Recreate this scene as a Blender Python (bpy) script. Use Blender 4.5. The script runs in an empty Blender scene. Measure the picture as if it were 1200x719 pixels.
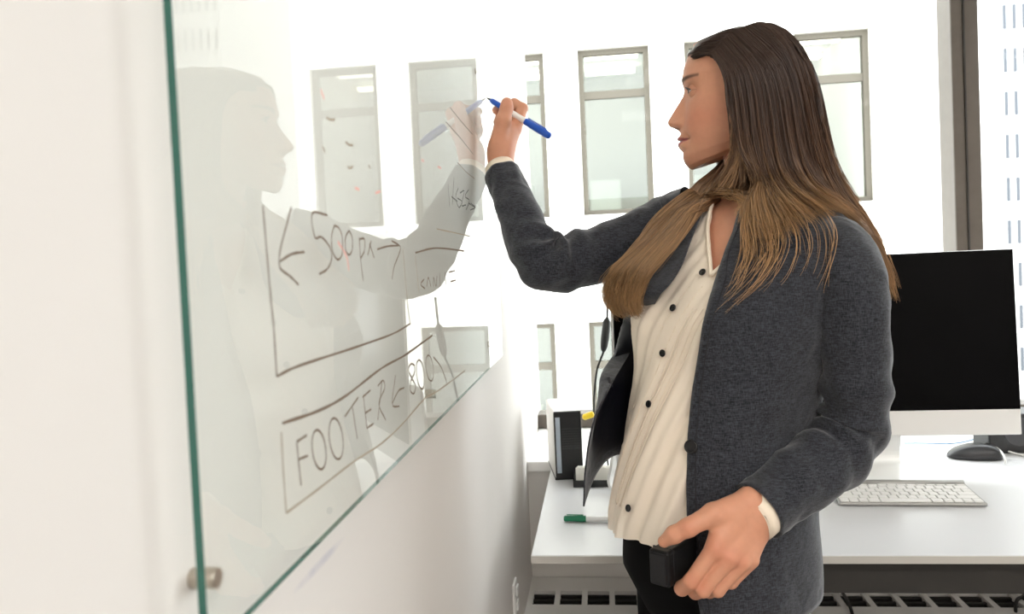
import bpy, bmesh, math, random
import numpy as np
from mathutils import Vector, Matrix, noise
random.seed(7); np.random.seed(7)
SC = bpy.context.scene
COL = SC.collection

# ------------------------------------------------------------------ camera
F_PX = 900.0; CY0 = 332.6; CX0 = 600.0
YAW = math.radians(6.6); PITCH = 0.0315; ROLL = 0.045
EYE = np.array([0.0, 0.0, 1.28])
_d0 = np.array([-math.sin(YAW), math.cos(YAW), 0.0]); _r0 = np.array([math.cos(YAW), math.sin(YAW), 0.0])
_Z = np.array([0, 0, 1.0])
CD = _d0 * math.cos(PITCH) - _Z * math.sin(PITCH)
_u0 = _d0 * math.sin(PITCH) + _Z * math.cos(PITCH)
CR = _r0 * math.cos(ROLL) - _u0 * math.sin(ROLL)
CU = _u0 * math.cos(ROLL) + _r0 * math.sin(ROLL)
def ray(px, py): return CD + CR * (px - CX0) / F_PX + CU * (CY0 - py) / F_PX
def W(px, py, Y):
    r = ray(px, py); return Vector(EYE + r * (Y / r[1]))
def WX(px, py, X):
    r = ray(px, py); return Vector(EYE + r * (X / r[0]))
def WZ(px, py, Z):
    r = ray(px, py); return Vector(EYE + r * ((Z - EYE[2]) / r[2]))
def proj(p):
    q = np.array(p) - EYE; d = q @ CD
    return (CX0 + F_PX * (q @ CR) / d, CY0 - F_PX * (q @ CU) / d)
cam_d = bpy.data.cameras.new('camera'); cam = bpy.data.objects.new('camera', cam_d); COL.objects.link(cam)
cam_d.sensor_fit = 'HORIZONTAL'; cam_d.sensor_width = 36.0; cam_d.lens = 36.0 * F_PX / 1200
cam_d.shift_x = 0; cam_d.shift_y = (CY0 - 359.5) / 1200.0
cam_d.clip_start = 0.02; cam_d.clip_end = 400
cam_d.dof.use_dof = True; cam_d.dof.focus_distance = 1.22; cam_d.dof.aperture_fstop = 8.0
cam.matrix_world = Matrix(((CR[0], CU[0], -CD[0], EYE[0]), (CR[1], CU[1], -CD[1], EYE[1]), (CR[2], CU[2], -CD[2], EYE[2]), (0, 0, 0, 1)))
SC.camera = cam

# ------------------------------------------------------------------ world, light, exposure
world = bpy.data.worlds.new('sky'); SC.world = world; world.use_nodes = True
bg = world.node_tree.nodes['Background']; bg.inputs[0].default_value = (0.93, 0.97, 1.0, 1); bg.inputs[1].default_value = 7.5
SC.view_settings.view_transform = 'Standard'; SC.view_settings.look = 'None'
SC.view_settings.exposure = 0.0; SC.view_settings.gamma = 1.0; SC.view_settings.use_curve_mapping = False
SC.cycles.max_bounces = 10; SC.cycles.diffuse_bounces = 5; SC.cycles.glossy_bounces = 5; SC.cycles.transparent_max_bounces = 24
SC.cycles.sample_clamp_indirect = 6.0
CEIL_W = 37.0      # each added ceiling fill lamp, watts

# ------------------------------------------------------------------ helpers: materials
def mat(name, col, rough=0.6, metal=0.0, bump=None, spec=0.5, var=None, sheen=0.0, sss=0.0, attr=None, alpha=None, coat=0.0):
    m = bpy.data.materials.new(name); m.use_nodes = True
    nt = m.node_tree; N = nt.nodes; L = nt.links; b = N['Principled BSDF']
    b.inputs['Base Color'].default_value = (*col, 1); b.inputs['Roughness'].default_value = rough
    b.inputs['Metallic'].default_value = metal; b.inputs['Specular IOR Level'].default_value = spec
    if sheen: b.inputs['Sheen Weight'].default_value = sheen
    if coat: b.inputs['Coat Weight'].default_value = coat
    if sss:
        b.inputs['Subsurface Weight'].default_value = sss; b.inputs['Subsurface Radius'].default_value = (1, .35, .2); b.inputs['Subsurface Scale'].default_value = .006
    tc = N.new('ShaderNodeTexCoord')
    csock = None
    if attr:
        a = N.new('ShaderNodeAttribute'); a.attribute_name = attr; csock = a.outputs['Color']; L.new(csock, b.inputs['Base Color'])
    if var:      # (scale, amount)
        n = N.new('ShaderNodeTexNoise'); n.inputs['Scale'].default_value = var[0]; n.inputs['Detail'].default_value = 4
        L.new(tc.outputs['Object'], n.inputs['Vector'])
        r = N.new('ShaderNodeMapRange'); r.inputs['From Min'].default_value = .3; r.inputs['From Max'].default_value = .7
        r.inputs['To Min'].default_value = 1 - var[1]; r.inputs['To Max'].default_value = 1 + var[1]
        L.new(n.outputs['Fac'], r.inputs['Value'])
        mx = N.new('ShaderNodeVectorMath'); mx.operation = 'SCALE'
        if csock: L.new(csock, mx.inputs[0])
        else: mx.inputs[0].default_value = col
        L.new(r.outputs['Result'], mx.inputs['Scale']); L.new(mx.outputs['Vector'], b.inputs['Base Color'])
    if bump:     # (scale, strength, distance)
        n = N.new('ShaderNodeTexNoise'); n.inputs['Scale'].default_value = bump[0]; n.inputs['Detail'].default_value = 3
        L.new(tc.outputs['Object'], n.inputs['Vector'])
        bp = N.new('ShaderNodeBump'); bp.inputs['Strength'].default_value = bump[1]; bp.inputs['Distance'].default_value = bump[2]
        L.new(n.outputs['Fac'], bp.inputs['Height']); L.new(bp.outputs['Normal'], b.inputs['Normal'])
    if alpha is not None: b.inputs['Alpha'].default_value = alpha
    return m
def emit(name, col, s):
    m = bpy.data.materials.new(name); m.use_nodes = True; nt = m.node_tree; nt.nodes.clear()
    o = nt.nodes.new('ShaderNodeOutputMaterial'); e = nt.nodes.new('ShaderNodeEmission')
    e.inputs[0].default_value = (*col, 1); e.inputs[1].default_value = s; nt.links.new(e.outputs[0], o.inputs[0]); return m
def glass_mat(name, tint, ior=1.5, rough=0.0):
    m = bpy.data.materials.new(name); m.use_nodes = True; nt = m.node_tree; N = nt.nodes; L = nt.links; N.clear()
    o = N.new('ShaderNodeOutputMaterial'); mx = N.new('ShaderNodeMixShader'); f = N.new('ShaderNodeFresnel'); f.inputs[0].default_value = ior
    t = N.new('ShaderNodeBsdfTransparent'); t.inputs[0].default_value = (*tint, 1)
    g = N.new('ShaderNodeBsdfGlossy'); g.inputs['Roughness'].default_value = rough
    gm_ = N.new('ShaderNodeNewGeometry'); iv = N.new('ShaderNodeMath'); iv.operation = 'SUBTRACT'; iv.inputs[0].default_value = 1.0; L.new(gm_.outputs['Backfacing'], iv.inputs[1])
    ml_ = N.new('ShaderNodeMath'); ml_.operation = 'MULTIPLY'; L.new(f.outputs[0], ml_.inputs[0]); L.new(iv.outputs[0], ml_.inputs[1]); L.new(ml_.outputs[0], mx.inputs[0]); L.new(t.outputs[0], mx.inputs[1]); L.new(g.outputs[0], mx.inputs[2]); L.new(mx.outputs[0], o.inputs[0]); return m
def clear_mat(name, tint):
    m = bpy.data.materials.new(name); m.use_nodes = True; nt = m.node_tree; N = nt.nodes; N.clear()
    o = N.new('ShaderNodeOutputMaterial'); t = N.new('ShaderNodeBsdfTransparent'); t.inputs[0].default_value = (*tint, 1)
    nt.links.new(t.outputs[0], o.inputs[0]); return m
def S(r, g, b):   # sRGB 0-255 to linear
    f = lambda c: c / 12.92 if c <= .04045 else ((c + .055) / 1.055) ** 2.4
    return (f(r / 255), f(g / 255), f(b / 255))

# ------------------------------------------------------------------ helpers: meshes and objects
def obj(name, verts, faces, m=None, parent=None, smooth=False, mats=None, fm=None):
    me = bpy.data.meshes.new(name); me.from_pydata([tuple(v) for v in verts], [], faces)
    for mm in (mats or ([m] if m else [])): me.materials.append(mm)
    if fm is not None: me.polygons.foreach_set('material_index', fm)
    if smooth: me.polygons.foreach_set('use_smooth', [True] * len(me.polygons))
    me.update(); o = bpy.data.objects.new(name, me); COL.objects.link(o)
    if parent: o.parent = parent
    return o
def bm_obj(name, bm, m, parent=None, smooth=False):
    me = bpy.data.meshes.new(name); bm.normal_update(); bm.to_mesh(me); bm.free(); me.materials.append(m)
    if smooth: me.polygons.foreach_set('use_smooth', [True] * len(me.polygons))
    o = bpy.data.objects.new(name, me); COL.objects.link(o)
    if parent: o.parent = parent
    return o
def tag(o, label, cat, group=None):
    o['label'] = label; o['category'] = cat
    if group: o['group'] = group
    return o
def empty(name, loc=(0, 0, 0)):
    o = bpy.data.objects.new(name, None); o.empty_display_size = .05; COL.objects.link(o); o.location = loc; return o
def struct(o): o['kind'] = 'structure'; return o
def reparent(child, parent):
    child.parent = parent; child.matrix_parent_inverse = Matrix.Translation(-parent.location) if parent.type == 'EMPTY' else Matrix()
def part(o, root):        # parts are built in world coordinates, roots are unrotated empties
    o.parent = root; o.matrix_parent_inverse = Matrix.Translation(-Vector(root.location)); return o
def box_bm(bm, lo, hi, bevel=0.0, seg=2):
    r = bmesh.ops.create_cube(bm, size=1.0)
    c = [(a + b) / 2 for a, b in zip(lo, hi)]; s = [b - a for a, b in zip(lo, hi)]
    for v in r['verts']: v.co = Vector((v.co.x * s[0] + c[0], v.co.y * s[1] + c[1], v.co.z * s[2] + c[2]))
    if bevel:
        es = list({e for v in r['verts'] for e in v.link_edges})
        bmesh.ops.bevel(bm, geom=es, offset=bevel, segments=seg, affect='EDGES', profile=.5)
def box(name, lo, hi, m, root=None, bevel=0.0, seg=2, smooth=False):
    bm = bmesh.new(); box_bm(bm, lo, hi, bevel, seg); o = bm_obj(name, bm, m, None, smooth)
    return part(o, root) if root else o
def obox(name, o, ax, ay, az, m, root=None, bevel=0.0, seg=3, smooth=False):   # oriented box: corner and three edge vectors
    bm = bmesh.new(); s = (ax.length, ay.length, az.length); box_bm(bm, (0, 0, 0), s, bevel, seg)
    M = Matrix((ax.normalized(), ay.normalized(), az.normalized())).transposed()
    for v in bm.verts: v.co = M @ v.co + o
    if M.determinant() < 0: bmesh.ops.reverse_faces(bm, faces=bm.faces)
    ob = bm_obj(name, bm, m, None, smooth); return part(ob, root) if root else ob
def catmull(pts, n):
    P = np.array([tuple(p) for p in pts], float); k = len(P)
    if k == 2: t = np.linspace(0, 1, n)[:, None]; return P[0] * (1 - t) + P[1] * t
    E = np.vstack([2 * P[0] - P[1], P, 2 * P[-1] - P[-2]])
    s = np.linspace(0, k - 1 - 1e-9, n); i = s.astype(int); t = (s - i)[:, None]
    a, b, c, d = E[i], E[i + 1], E[i + 2], E[i + 3]
    return .5 * ((2 * b) + (-a + c) * t + (2 * a - 5 * b + 4 * c - d) * t ** 2 + (-a + 3 * b - 3 * c + d) * t ** 3)
def frames(P):
    T = np.gradient(P, axis=0); T /= np.linalg.norm(T, axis=1)[:, None] + 1e-12
    n = np.cross(T[0], [0.13, 0.31, .94]); n /= np.linalg.norm(n); out = []
    for t in T:
        n = n - t * (n @ t); n /= np.linalg.norm(n) + 1e-12; out.append((n.copy(), np.cross(t, n)))
    return T, out
def tube_data(P, R, sides=8, cap=True, base=0):
    P = np.array(P, float); R = np.broadcast_to(np.array(R, float), (len(P),)); T, fr = frames(P); V = []; Fc = []
    for p, r, (a, b) in zip(P, R, fr):
        for k in range(sides):
            w = 2 * math.pi * k / sides; V.append(p + r * (a * math.cos(w) + b * math.sin(w)))
    for i in range(len(P) - 1):
        for k in range(sides):
            k2 = (k + 1) % sides
            Fc.append((base + i * sides + k, base + i * sides + k2, base + (i + 1) * sides + k2, base + (i + 1) * sides + k))
    if cap:
        Fc.append(tuple(base + k for k in range(sides))[::-1]); Fc.append(tuple(base + (len(P) - 1) * sides + k for k in range(sides)))
    return V, Fc
def tube(name, P, R, m, root=None, sides=8, n=None):
    if n:
        k = len(P); R = np.interp(np.linspace(0, 1, n), np.linspace(0, 1, k), np.broadcast_to(np.array(R, float), (k,))); P = catmull(P, n)
    V, Fc = tube_data(P, R, sides); o = obj(name, V, Fc, m, None, True); return part(o, root) if root else o
def grid_faces(nr, nc, wrap=False, base=0):
    Fc = []
    for i in range(nr - 1):
        for j in range(nc if wrap else nc - 1):
            j2 = (j + 1) % nc; Fc.append((base + i * nc + j, base + i * nc + j2, base + (i + 1) * nc + j2, base + (i + 1) * nc + j))
    return Fc
def lathe_pts(p0, p1, prof, sides=16):      # prof: (t along axis in metres, radius)
    p0 = np.array(p0, float); ax = np.array(p1, float) - p0; ax /= np.linalg.norm(ax)
    a = np.cross(ax, [.2, .5, .83]); a /= np.linalg.norm(a); b = np.cross(ax, a); V = []
    for t, r in prof:
        for k in range(sides): w = 2 * math.pi * k / sides; V.append(p0 + ax * t + r * (a * math.cos(w) + b * math.sin(w)))
    Fc = grid_faces(len(prof), sides, True); Fc.append(tuple(range(sides))[::-1]); Fc.append(tuple(range((len(prof) - 1) * sides, len(prof) * sides)))
    return V, Fc
def lathe(name, p0, p1, prof, m, root=None, sides=16, smooth=True):
    V, Fc = lathe_pts(p0, p1, prof, sides); o = obj(name, V, Fc, m, None, smooth)
    if smooth:
        try: o.data.set_sharp_from_angle(angle=.7)
        except Exception: pass
    return part(o, root) if root else o

# ------------------------------------------------------------------ the room
XG = -0.200                     # front face of the glass board
XW = XG - 0.0045 - 0.014         # left wall
DESK = 0.74; YB = 2.06; YWIN = 2.47; SILL = 0.735; CEIL = 2.75; XR = 5.2; YR = -3.6
M_wall = mat('wall_paint', S(218, 213, 208), .75, bump=(60, .08, .001), var=(2.5, .012))
# faint blue marker smudge below the board, a stain with its own shape
def wall_with_smudge():
    m = mat('wall_paint_smudged', S(218, 213, 208), .75, bump=(60, .08, .001), var=(2.5, .012))
    nt = m.node_tree; N = nt.nodes; L = nt.links; b = N['Principled BSDF']; src = b.inputs['Base Color'].links[0].from_socket
    tc = N.new('ShaderNodeTexCoord'); a = WX(341, 697, XW); c = WX(405, 628, XW)
    sub = N.new('ShaderNodeVectorMath'); sub.operation = 'SUBTRACT'; sub.inputs[1].default_value = tuple((a + c) / 2); L.new(tc.outputs['Object'], sub.inputs[0])
    d = (c - a); half = d.length / 2; d.normalize(); n = Vector((1, 0, 0)).cross(d)
    def dot(v):
        x = N.new('ShaderNodeVectorMath'); x.operation = 'DOT_PRODUCT'; x.inputs[1].default_value = tuple(v); L.new(sub.outputs[0], x.inputs[0]); return x.outputs['Value']
    def math_(op, *ins):
        x = N.new('ShaderNodeMath'); x.operation = op
        for k, i in enumerate(ins):
            if isinstance(i, (int, float)): x.inputs[k].default_value = i
            else: L.new(i, x.inputs[k])
        return x.outputs[0]
    u = math_('DIVIDE', dot(d), half); v = math_('DIVIDE', dot(n), .0045)
    ns = N.new('ShaderNodeTexNoise'); ns.inputs['Scale'].default_value = 70; L.new(tc.outputs['Object'], ns.inputs['Vector'])
    e = math_('ADD', math_('MULTIPLY', u, u), math_('MULTIPLY', v, v))
    k = math_('MULTIPLY', math_('SUBTRACT', 1.0, math_('MINIMUM', e, 1.0)), math_('MULTIPLY', ns.outputs['Fac'], .5))
    mx = N.new('ShaderNodeMix'); mx.data_type = 'RGBA'; L.new(k, mx.inputs[0]); L.new(src, mx.inputs[6]); mx.inputs[7].default_value = (*S(120, 125, 165), 1)
    L.new(mx.outputs[2], b.inputs['Base Color']); return m
M_wall_l = wall_with_smudge()
M_floor = mat('floor_carpet', S(120, 118, 116), .95, bump=(300, .4, .004), var=(40, .12))
M_ceil = mat('ceiling_paint', S(240, 239, 236), .9)
M_grey = mat('painted_panel_grey', S(232, 229, 224), .6)
M_sill = mat('sill_white', S(240, 239, 236), .35)
M_frame = mat('window_frame_bronze', S(92, 84, 76), .45, metal=.2, var=(30, .06))
struct(box('wall_left', (XW - .15, YR, 0), (XW, YWIN + .08, CEIL), M_wall_l))
struct(box('wall_rear', (XW, YR - .15, 0), (XR, YR, CEIL), M_wall))
struct(box('wall_right', (XR, YR, 0), (XR + .15, YWIN + .08, CEIL), M_wall))
struct(box('floor', (XW - .15, YR - .15, -.12), (XR + .15, YWIN + .08, 0), M_floor))
struct(box('ceiling', (XW - .15, YR - .15, CEIL), (XR + .15, YWIN + .08, CEIL + .12), M_ceil))
struct(box('wall_back', (XW, YB, 0), (XR, YWIN + .08, SILL - .03), M_grey))
struct(box('trim_1', (XW, YB - .015, SILL - .03), (XR, YWIN + .06, SILL), M_sill, bevel=.004))
struct(box('wall_back_header', (XW, YWIN - .02, 2.52), (XR, YWIN + .08, CEIL), M_wall))
win = struct(empty('window_1', (XW, YWIN, SILL)))
fb = WX(624, 497, XW).z
part(box('window_rail', (XW, YWIN - .03, SILL), (XR, YWIN + .05, SILL + .045), M_frame, bevel=.004), win)
part(box('window_head', (XW, YWIN - .03, 2.47), (XR, YWIN + .05, 2.52), M_frame, bevel=.004), win)
ml, mr = W(1109, 150, YWIN).x, W(1141, 150, YWIN).x
mw = mr - ml; step = 1.55
xs = [ml + k * step for k in range(4) if ml + k * step < XR - .1]
for x in xs:
    part(box('window_mullion', (x, YWIN - .045, SILL + .045), (x + mw, YWIN + .05, 2.47), M_frame, bevel=.004), win)
    part(box('mullion_bead', (x + mw * .42, YWIN - .052, SILL + .045), (x + mw * .47, YWIN - .045, 2.47), mat('frame_groove', S(52, 48, 44), .6)), win)
M_pane = glass_mat('window_glass', (.985, .995, .99), 1.12)
edges = [XW] + [v for x in xs for v in (x, x + mw)] + [XR]
for a, b in zip(edges[0::2], edges[1::2]):
    part(box('pane', (a, YWIN + .01, SILL + .045), (b, YWIN + .016, 2.47), M_pane), win)

# unseen ceiling lamps added as fill on the woman (behind and beside the camera)
M_lampf = mat('lamp_housing', S(235, 235, 232), .4); M_lampe = emit('fill_lamp_glow', (1, .96, .91), 2.5)
for lx, ly, desc in ((.85, -1.3, 'above the aisle by the board wall'), (3.2, -1.3, 'in the middle of the ceiling'), (.85, -3.0, 'nearest the rear wall by the board wall'), (3.2, -3.0, 'nearest the rear wall in mid room')):
    t = empty('added_ceiling_lamp', (lx, ly, CEIL - .06)); tag(t, 'white flush fill lamp added out of view ' + desc, 'ceiling lamp')
    for (a, b, c, d) in ((-.62, -.32, .62, -.29), (-.62, .29, .62, .32), (-.62, -.29, -.59, .29), (.59, -.29, .62, .29)):
        part(box('frame', (lx + a, ly + b, CEIL - .06), (lx + c, ly + d, CEIL), M_lampf), t)
    part(box('diffuser', (lx - .59, ly - .29, CEIL - .045), (lx + .59, ly + .29, CEIL - .03), M_lampe), t)
    ld = bpy.data.lights.new('fill_lamp_light', 'AREA'); ld.shape = 'RECTANGLE'; ld.size = 1.15; ld.size_y = .55; ld.energy = CEIL_W; ld.color = (1, .965, .935)
    lo = bpy.data.objects.new('fill_lamp_light', ld); COL.objects.link(lo); lo.location = (lx, ly, CEIL - .065)
    lo.parent = t; lo.matrix_parent_inverse = Matrix.Translation(-Vector(t.location))

# ------------------------------------------------------------------ outside: white brick building across the alley, pale tower
YE = 12.0
def brick_mat():
    m = mat('white_glazed_brick', S(226, 223, 214), .5); nt = m.node_tree; N = nt.nodes; L = nt.links; b = N['Principled BSDF']
    tc = N.new('ShaderNodeTexCoord'); sx = N.new('ShaderNodeSeparateXYZ'); cx = N.new('ShaderNodeCombineXYZ')
    L.new(tc.outputs['Object'], sx.inputs[0]); L.new(sx.outputs['X'], cx.inputs['X']); L.new(sx.outputs['Z'], cx.inputs['Y'])
    t = N.new('ShaderNodeTexBrick'); t.inputs['Scale'].default_value = 1; t.inputs['Brick Width'].default_value = .21; t.inputs['Row Height'].default_value = .072; t.inputs['Mortar Size'].default_value = .006
    t.inputs['Color1'].default_value = (*S(228, 225, 216), 1); t.inputs['Color2'].default_value = (*S(222, 219, 209), 1); t.inputs['Mortar'].default_value = (*S(180, 176, 166), 1)
    L.new(cx.outputs[0], t.inputs['Vector']); L.new(t.outputs['Color'], b.inputs['Base Color']); return m
M_brick = brick_mat(); M_wframe = mat('building_window_frame', S(82, 77, 68), .7, spec=.2); M_wglass = glass_mat('building_glass', (.85, .865, .85), 1.7)
M_stone = mat('pale_stone', S(225, 222, 214), .7); M_inroom = mat('far_room_wall', S(182, 182, 176), .8); M_inlight = emit('far_room_lamp', (1, .93, .8), 7)
M_blind = mat('roller_blind', S(205, 208, 200), .8)
bld = empty('office_building', W(820, 290, YE)); bld.location.z = -12
tag(bld, 'white brick office building with tall framed sash windows across the alley', 'building')
c0 = W(676, 58, YE); c1 = W(760, 50, YE); p1_ = W(801, 48, YE)
ww = c1.x - c0.x; pitch = p1_.x - c0.x; wtop = c0.z; wh = c0.z - W(684, 253, YE).z; row = c0.z - W(688, 377, YE).z
cols = [c0.x + pitch * k for k in range(-3, 3)]; rows = [wtop + row * k for k in range(-3, 3)]
xl, xr_ = cols[0] - 1.2, W(1046, 100, YE).x
zl, zh = rows[0] - wh - 1.0, rows[-1] + 1.6
wins = [(x, x + ww, z - wh, z) for x in cols for z in rows]
# wall with real openings: vertical piers and spandrels
bm = bmesh.new(); xe = [xl]
for x in cols: xe += [x, x + ww]
xe.append(xr_)
for a, b in zip(xe[0::2], xe[1::2]): box_bm(bm, (a, YE, zl), (b, YE + .5, zh))
for x in cols:
    ze = [zl]
    for z in rows: ze += [z - wh, z]
    ze.append(zh)
    for a, b in zip(ze[0::2], ze[1::2]): box_bm(bm, (x, YE, a), (x + ww, YE + .5, b))
part(bm_obj('brick_wall', bm, M_brick), bld)
part(box('side_wall', (xr_ - .3, YE + .5, zl), (xr_, YE + 9, zh), M_stone), bld)
part(box('parapet', (xl, YE - .08, zh), (xr_ + .08, YE + .6, zh + .5), M_stone, bevel=.03), bld)
part(box('roof', (xl, YE + .5, zh - .3), (xr_, YE + 9, zh), M_stone), bld)
part(box('room_wall', (xl, YE + 3.2, zl), (xr_ - .3, YE + 3.3, zh - .3), M_inroom), bld)
for z in rows: part(box('room_ceiling', (xl, YE + .5, z + .25), (xr_ - .3, YE + 3.2, z + .4), M_blind), bld)
for (a, b, c, d) in wins:
    w = part(box('window_sill', (a - .06, YE - .1, c - .12), (b + .06, YE + .12, c), M_stone), bld)
    bm = bmesh.new(); f = .085
    box_bm(bm, (a, YE + .1, c), (a + f, YE + .2, d)); box_bm(bm, (b - f, YE + .1, c), (b, YE + .2, d))
    box_bm(bm, (a + f, YE + .1, d - f), (b - f, YE + .2, d)); box_bm(bm, (a + f, YE + .1, c), (b - f, YE + .2, c + f))
    zm = d - (d - c) * .27; box_bm(bm, (a + f, YE + .12, zm - .06), (b - f, YE + .2, zm + .06))
    fr = part(bm_obj('window_frame', bm, M_wframe), bld)
    p = box('pane', (a + f, YE + .155, c + f), (b - f, YE + .165, d - f), M_wglass); p.parent = fr
    if random.random() < .8:
        for q in range(2):
            yy = YE + 1.0 + 1.1 * q; l = part(box('room_lamp', (a + .1, yy, d + .12), (a + ww * .9, yy + .22, d + .17), M_inlight), bld)
    g = part(box('room_furniture', (a + .1, YE + 2.2, c - .3), (a + .1 + .5 * ww, YE + 2.8, c + .75), M_blind), bld)
# tower
YT = 60.0
tw = empty('tower_block', W(1185, 290, YT)); tw.location.z = -12; tag(tw, 'far pale high-rise tower with rows of narrow windows', 'building')
a = W(1174, 150, YT).x; M_tw = mat('tower_concrete', S(190, 188, 184), .8); M_tg = mat('tower_glass', S(84, 87, 92), .7, spec=.1)
part(box('tower_wall', (a, YT, -12), (a + 22, YT + 16, 46), M_tw), tw)
wz = [W(1177, y, YT).z for y in (20, 71, 122, 170, 228, 272)]
dz = (wz[0] - wz[-1]) / 5; dxw = W(1188, 100, YT).x - W(1176.5, 100, YT).x
zz = [wz[0] + dz * k for k in range(-8, 6)]
for z in zz:
    for k in range(16):
        x = W(1175, 100, YT).x + .1 + dxw * k
        part(box('tower_window', (x, YT - .05, z - dz * .28), (x + dxw * .35, YT + .1, z + dz * .28), M_tg), tw)
struct(box('ground_alley', (-40, 2.7, -12.2), (90, 90, -12), mat('alley_asphalt', S(150, 148, 145), .9)))

# ------------------------------------------------------------------ glass board
YG0 = WX(243, 719, XG).y; YG1 = WX(589, 410, XG).y
zb = np.mean([WX(px, py, XG).z for px, py in ((310, 714), (489, 520), (567, 435))])
s_hi = WX(571, 87, XG).z; s_lo = WX(584, 402, XG).z; zt = s_hi + .20
board = empty('glass_whiteboard', (XG, (YG0 + YG1) / 2, zb)); tag(board, 'frameless glass writing board with handwritten sketches mounted on the white wall', 'whiteboard')
M_gf = glass_mat('board_glass', (.975, .99, .98), 1.35); M_gb = clear_mat('board_glass_back', (.985, .995, .99))
M_ge = mat('glass_edge_green', S(38, 92, 80), .25, spec=.6)
bm = bmesh.new(); box_bm(bm, (XG - .0045, YG0, zb), (XG, YG1, zt)); o = bm_obj('glass_pane', bm, M_gf)
o.data.materials.append(M_gb); o.data.materials.append(M_ge)
for p in o.data.polygons: p.material_index = 0 if p.normal.x > .5 else (1 if p.normal.x < -.5 else 2)
part(o, board)
M_steel = mat('brushed_steel', S(190, 182, 170), .3, metal=.9, bump=(200, .1, .001))
M_dark = mat('dark_socket', S(40, 38, 36), .4)
yS1 = WX(266, 695, XG).y; yS2 = WX(516, 468, XG).y; yS3 = WX(583, 402, XG).y
for ys in (yS1, yS2, yS3):
    for z in (s_lo, s_hi):
        st = lathe('standoff', (XW, ys, z), (XG, ys, z), ((0, .0052), (.0005, .0055), (.0135, .0055), (.014, .0052)), M_steel, board, 24)
        cp = lathe('standoff_cap', (XG, ys, z), (XG + 1, ys, z), ((0, .0052), (.0004, .0056), (.003, .0056), (.0034, .005), (.004, .005), (.0044, .0056), (.0125, .0056), (.013, .0051)), M_steel); cp.parent = st; cp.matrix_parent_inverse = st.matrix_parent_inverse.copy()
        sk = lathe('cap_socket', (XG + .0128, ys, z), (XG + 1, ys, z), ((0, .0047), (.0008, .0044)), M_dark); sk.parent = st; sk.matrix_parent_inverse = st.matrix_parent_inverse.copy()
M_ink = mat('marker_ink_brown', S(112, 92, 74), .7); M_inkf = mat('marker_ink_faded', S(160, 146, 128), .7); M_inkd = mat('marker_ink_dark', S(70, 68, 62), .7); M_inkr = mat('marker_ink_red', S(226, 170, 160), .7)
def ell(cx, cy, rx, ry, tilt=0, a0=0, a1=360, n=14):
    return [(cx + rx * math.cos(math.radians(a0 + (a1 - a0) * k / n)) + tilt * math.sin(math.radians(a0 + (a1 - a0) * k / n)) * ry, cy + ry * math.sin(math.radians(a0 + (a1 - a0) * k / n))) for k in range(n + 1)]
def strokes(name, polys, m, w=.0021):
    V = []; Fc = []
    for pl in polys:
        P = catmull([WX(x, y, XG + .0004) for x, y in pl], max(2, 6 * (len(pl) - 1) + 1)); T = np.gradient(P, axis=0)
        b = len(V); n = len(P)
        for i, (p, t) in enumerate(zip(P, T)):
            t = t / (np.linalg.norm(t) + 1e-9); s = np.cross([1, 0, 0], t); ww_ = w * .5 * (.85 + .3 * abs(math.sin(i * .7 + b)))
            V += [p + s * ww_, p - s * ww_]
        for i in range(n - 1): Fc.append((b + 2 * i, b + 2 * i + 1, b + 2 * i + 3, b + 2 * i + 2))
    return part(obj(name, V, Fc, m), board)
strokes('sketch_box', [[(308, 240), (313, 300), (317.5, 350), (321, 386), (324.4, 440.8)], [(324.4, 440.8), (351.6, 428), (415.5, 407), (460, 391), (481, 379)]], M_ink, .0019)
strokes('sketch_box', [[(472, 290), (477, 347), (481, 379)], [(486.7, 300), (491, 342)], [(511.7, 268), (530, 272), (550.7, 276.6)]], M_inkf, .0018)
strokes('handwriting', [[(341.7, 242.5), (329, 290), (327.5, 310), (331, 317), (340, 323.5), (350, 333.5)], [(328.4, 306), (341.7, 297.6), (356.8, 295)],
    [(384, 252), (366, 250), (369, 277.6), (376.8, 277.6), (386.8, 290), (388.5, 303.5), (383.5, 315), (374, 321)],
    [(391.8, 264), (388.5, 277), (390, 295), (396, 304), (401, 297), (401, 278), (397, 267), (391.8, 264)],
    [(409, 270), (405, 278), (405, 292), (409, 298.5), (412.7, 292), (412.7, 278), (409, 270)],
    [(421, 278), (422.7, 305), (425.6, 329)], [(421, 280), (427, 280), (427, 293.5), (423, 302)], [(431, 299), (435, 282)], [(433, 285), (438.6, 302)],
    [(442, 292), (454.4, 288.4), (467, 287.6)], [(459, 282), (468.6, 288.4), (467.8, 297), (462, 312), (459.4, 327)]], M_ink, .0018)
strokes('sketch_line', [[(330.8, 495.8), (374, 480.7), (406, 463), (447.5, 431), (476, 415), (506.7, 392.8)], [(486.7, 296), (511.7, 290.5), (543.7, 293.8)]], M_ink, .0022)
strokes('sketch_box', [[(329.8, 506), (332, 550), (335.6, 600.7)], [(335.6, 600.7), (374, 572), (415.5, 540), (447.5, 519), (473, 495), (498.7, 466), (514.7, 456.8), (545, 434)]], M_inkf, .0018)
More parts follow.
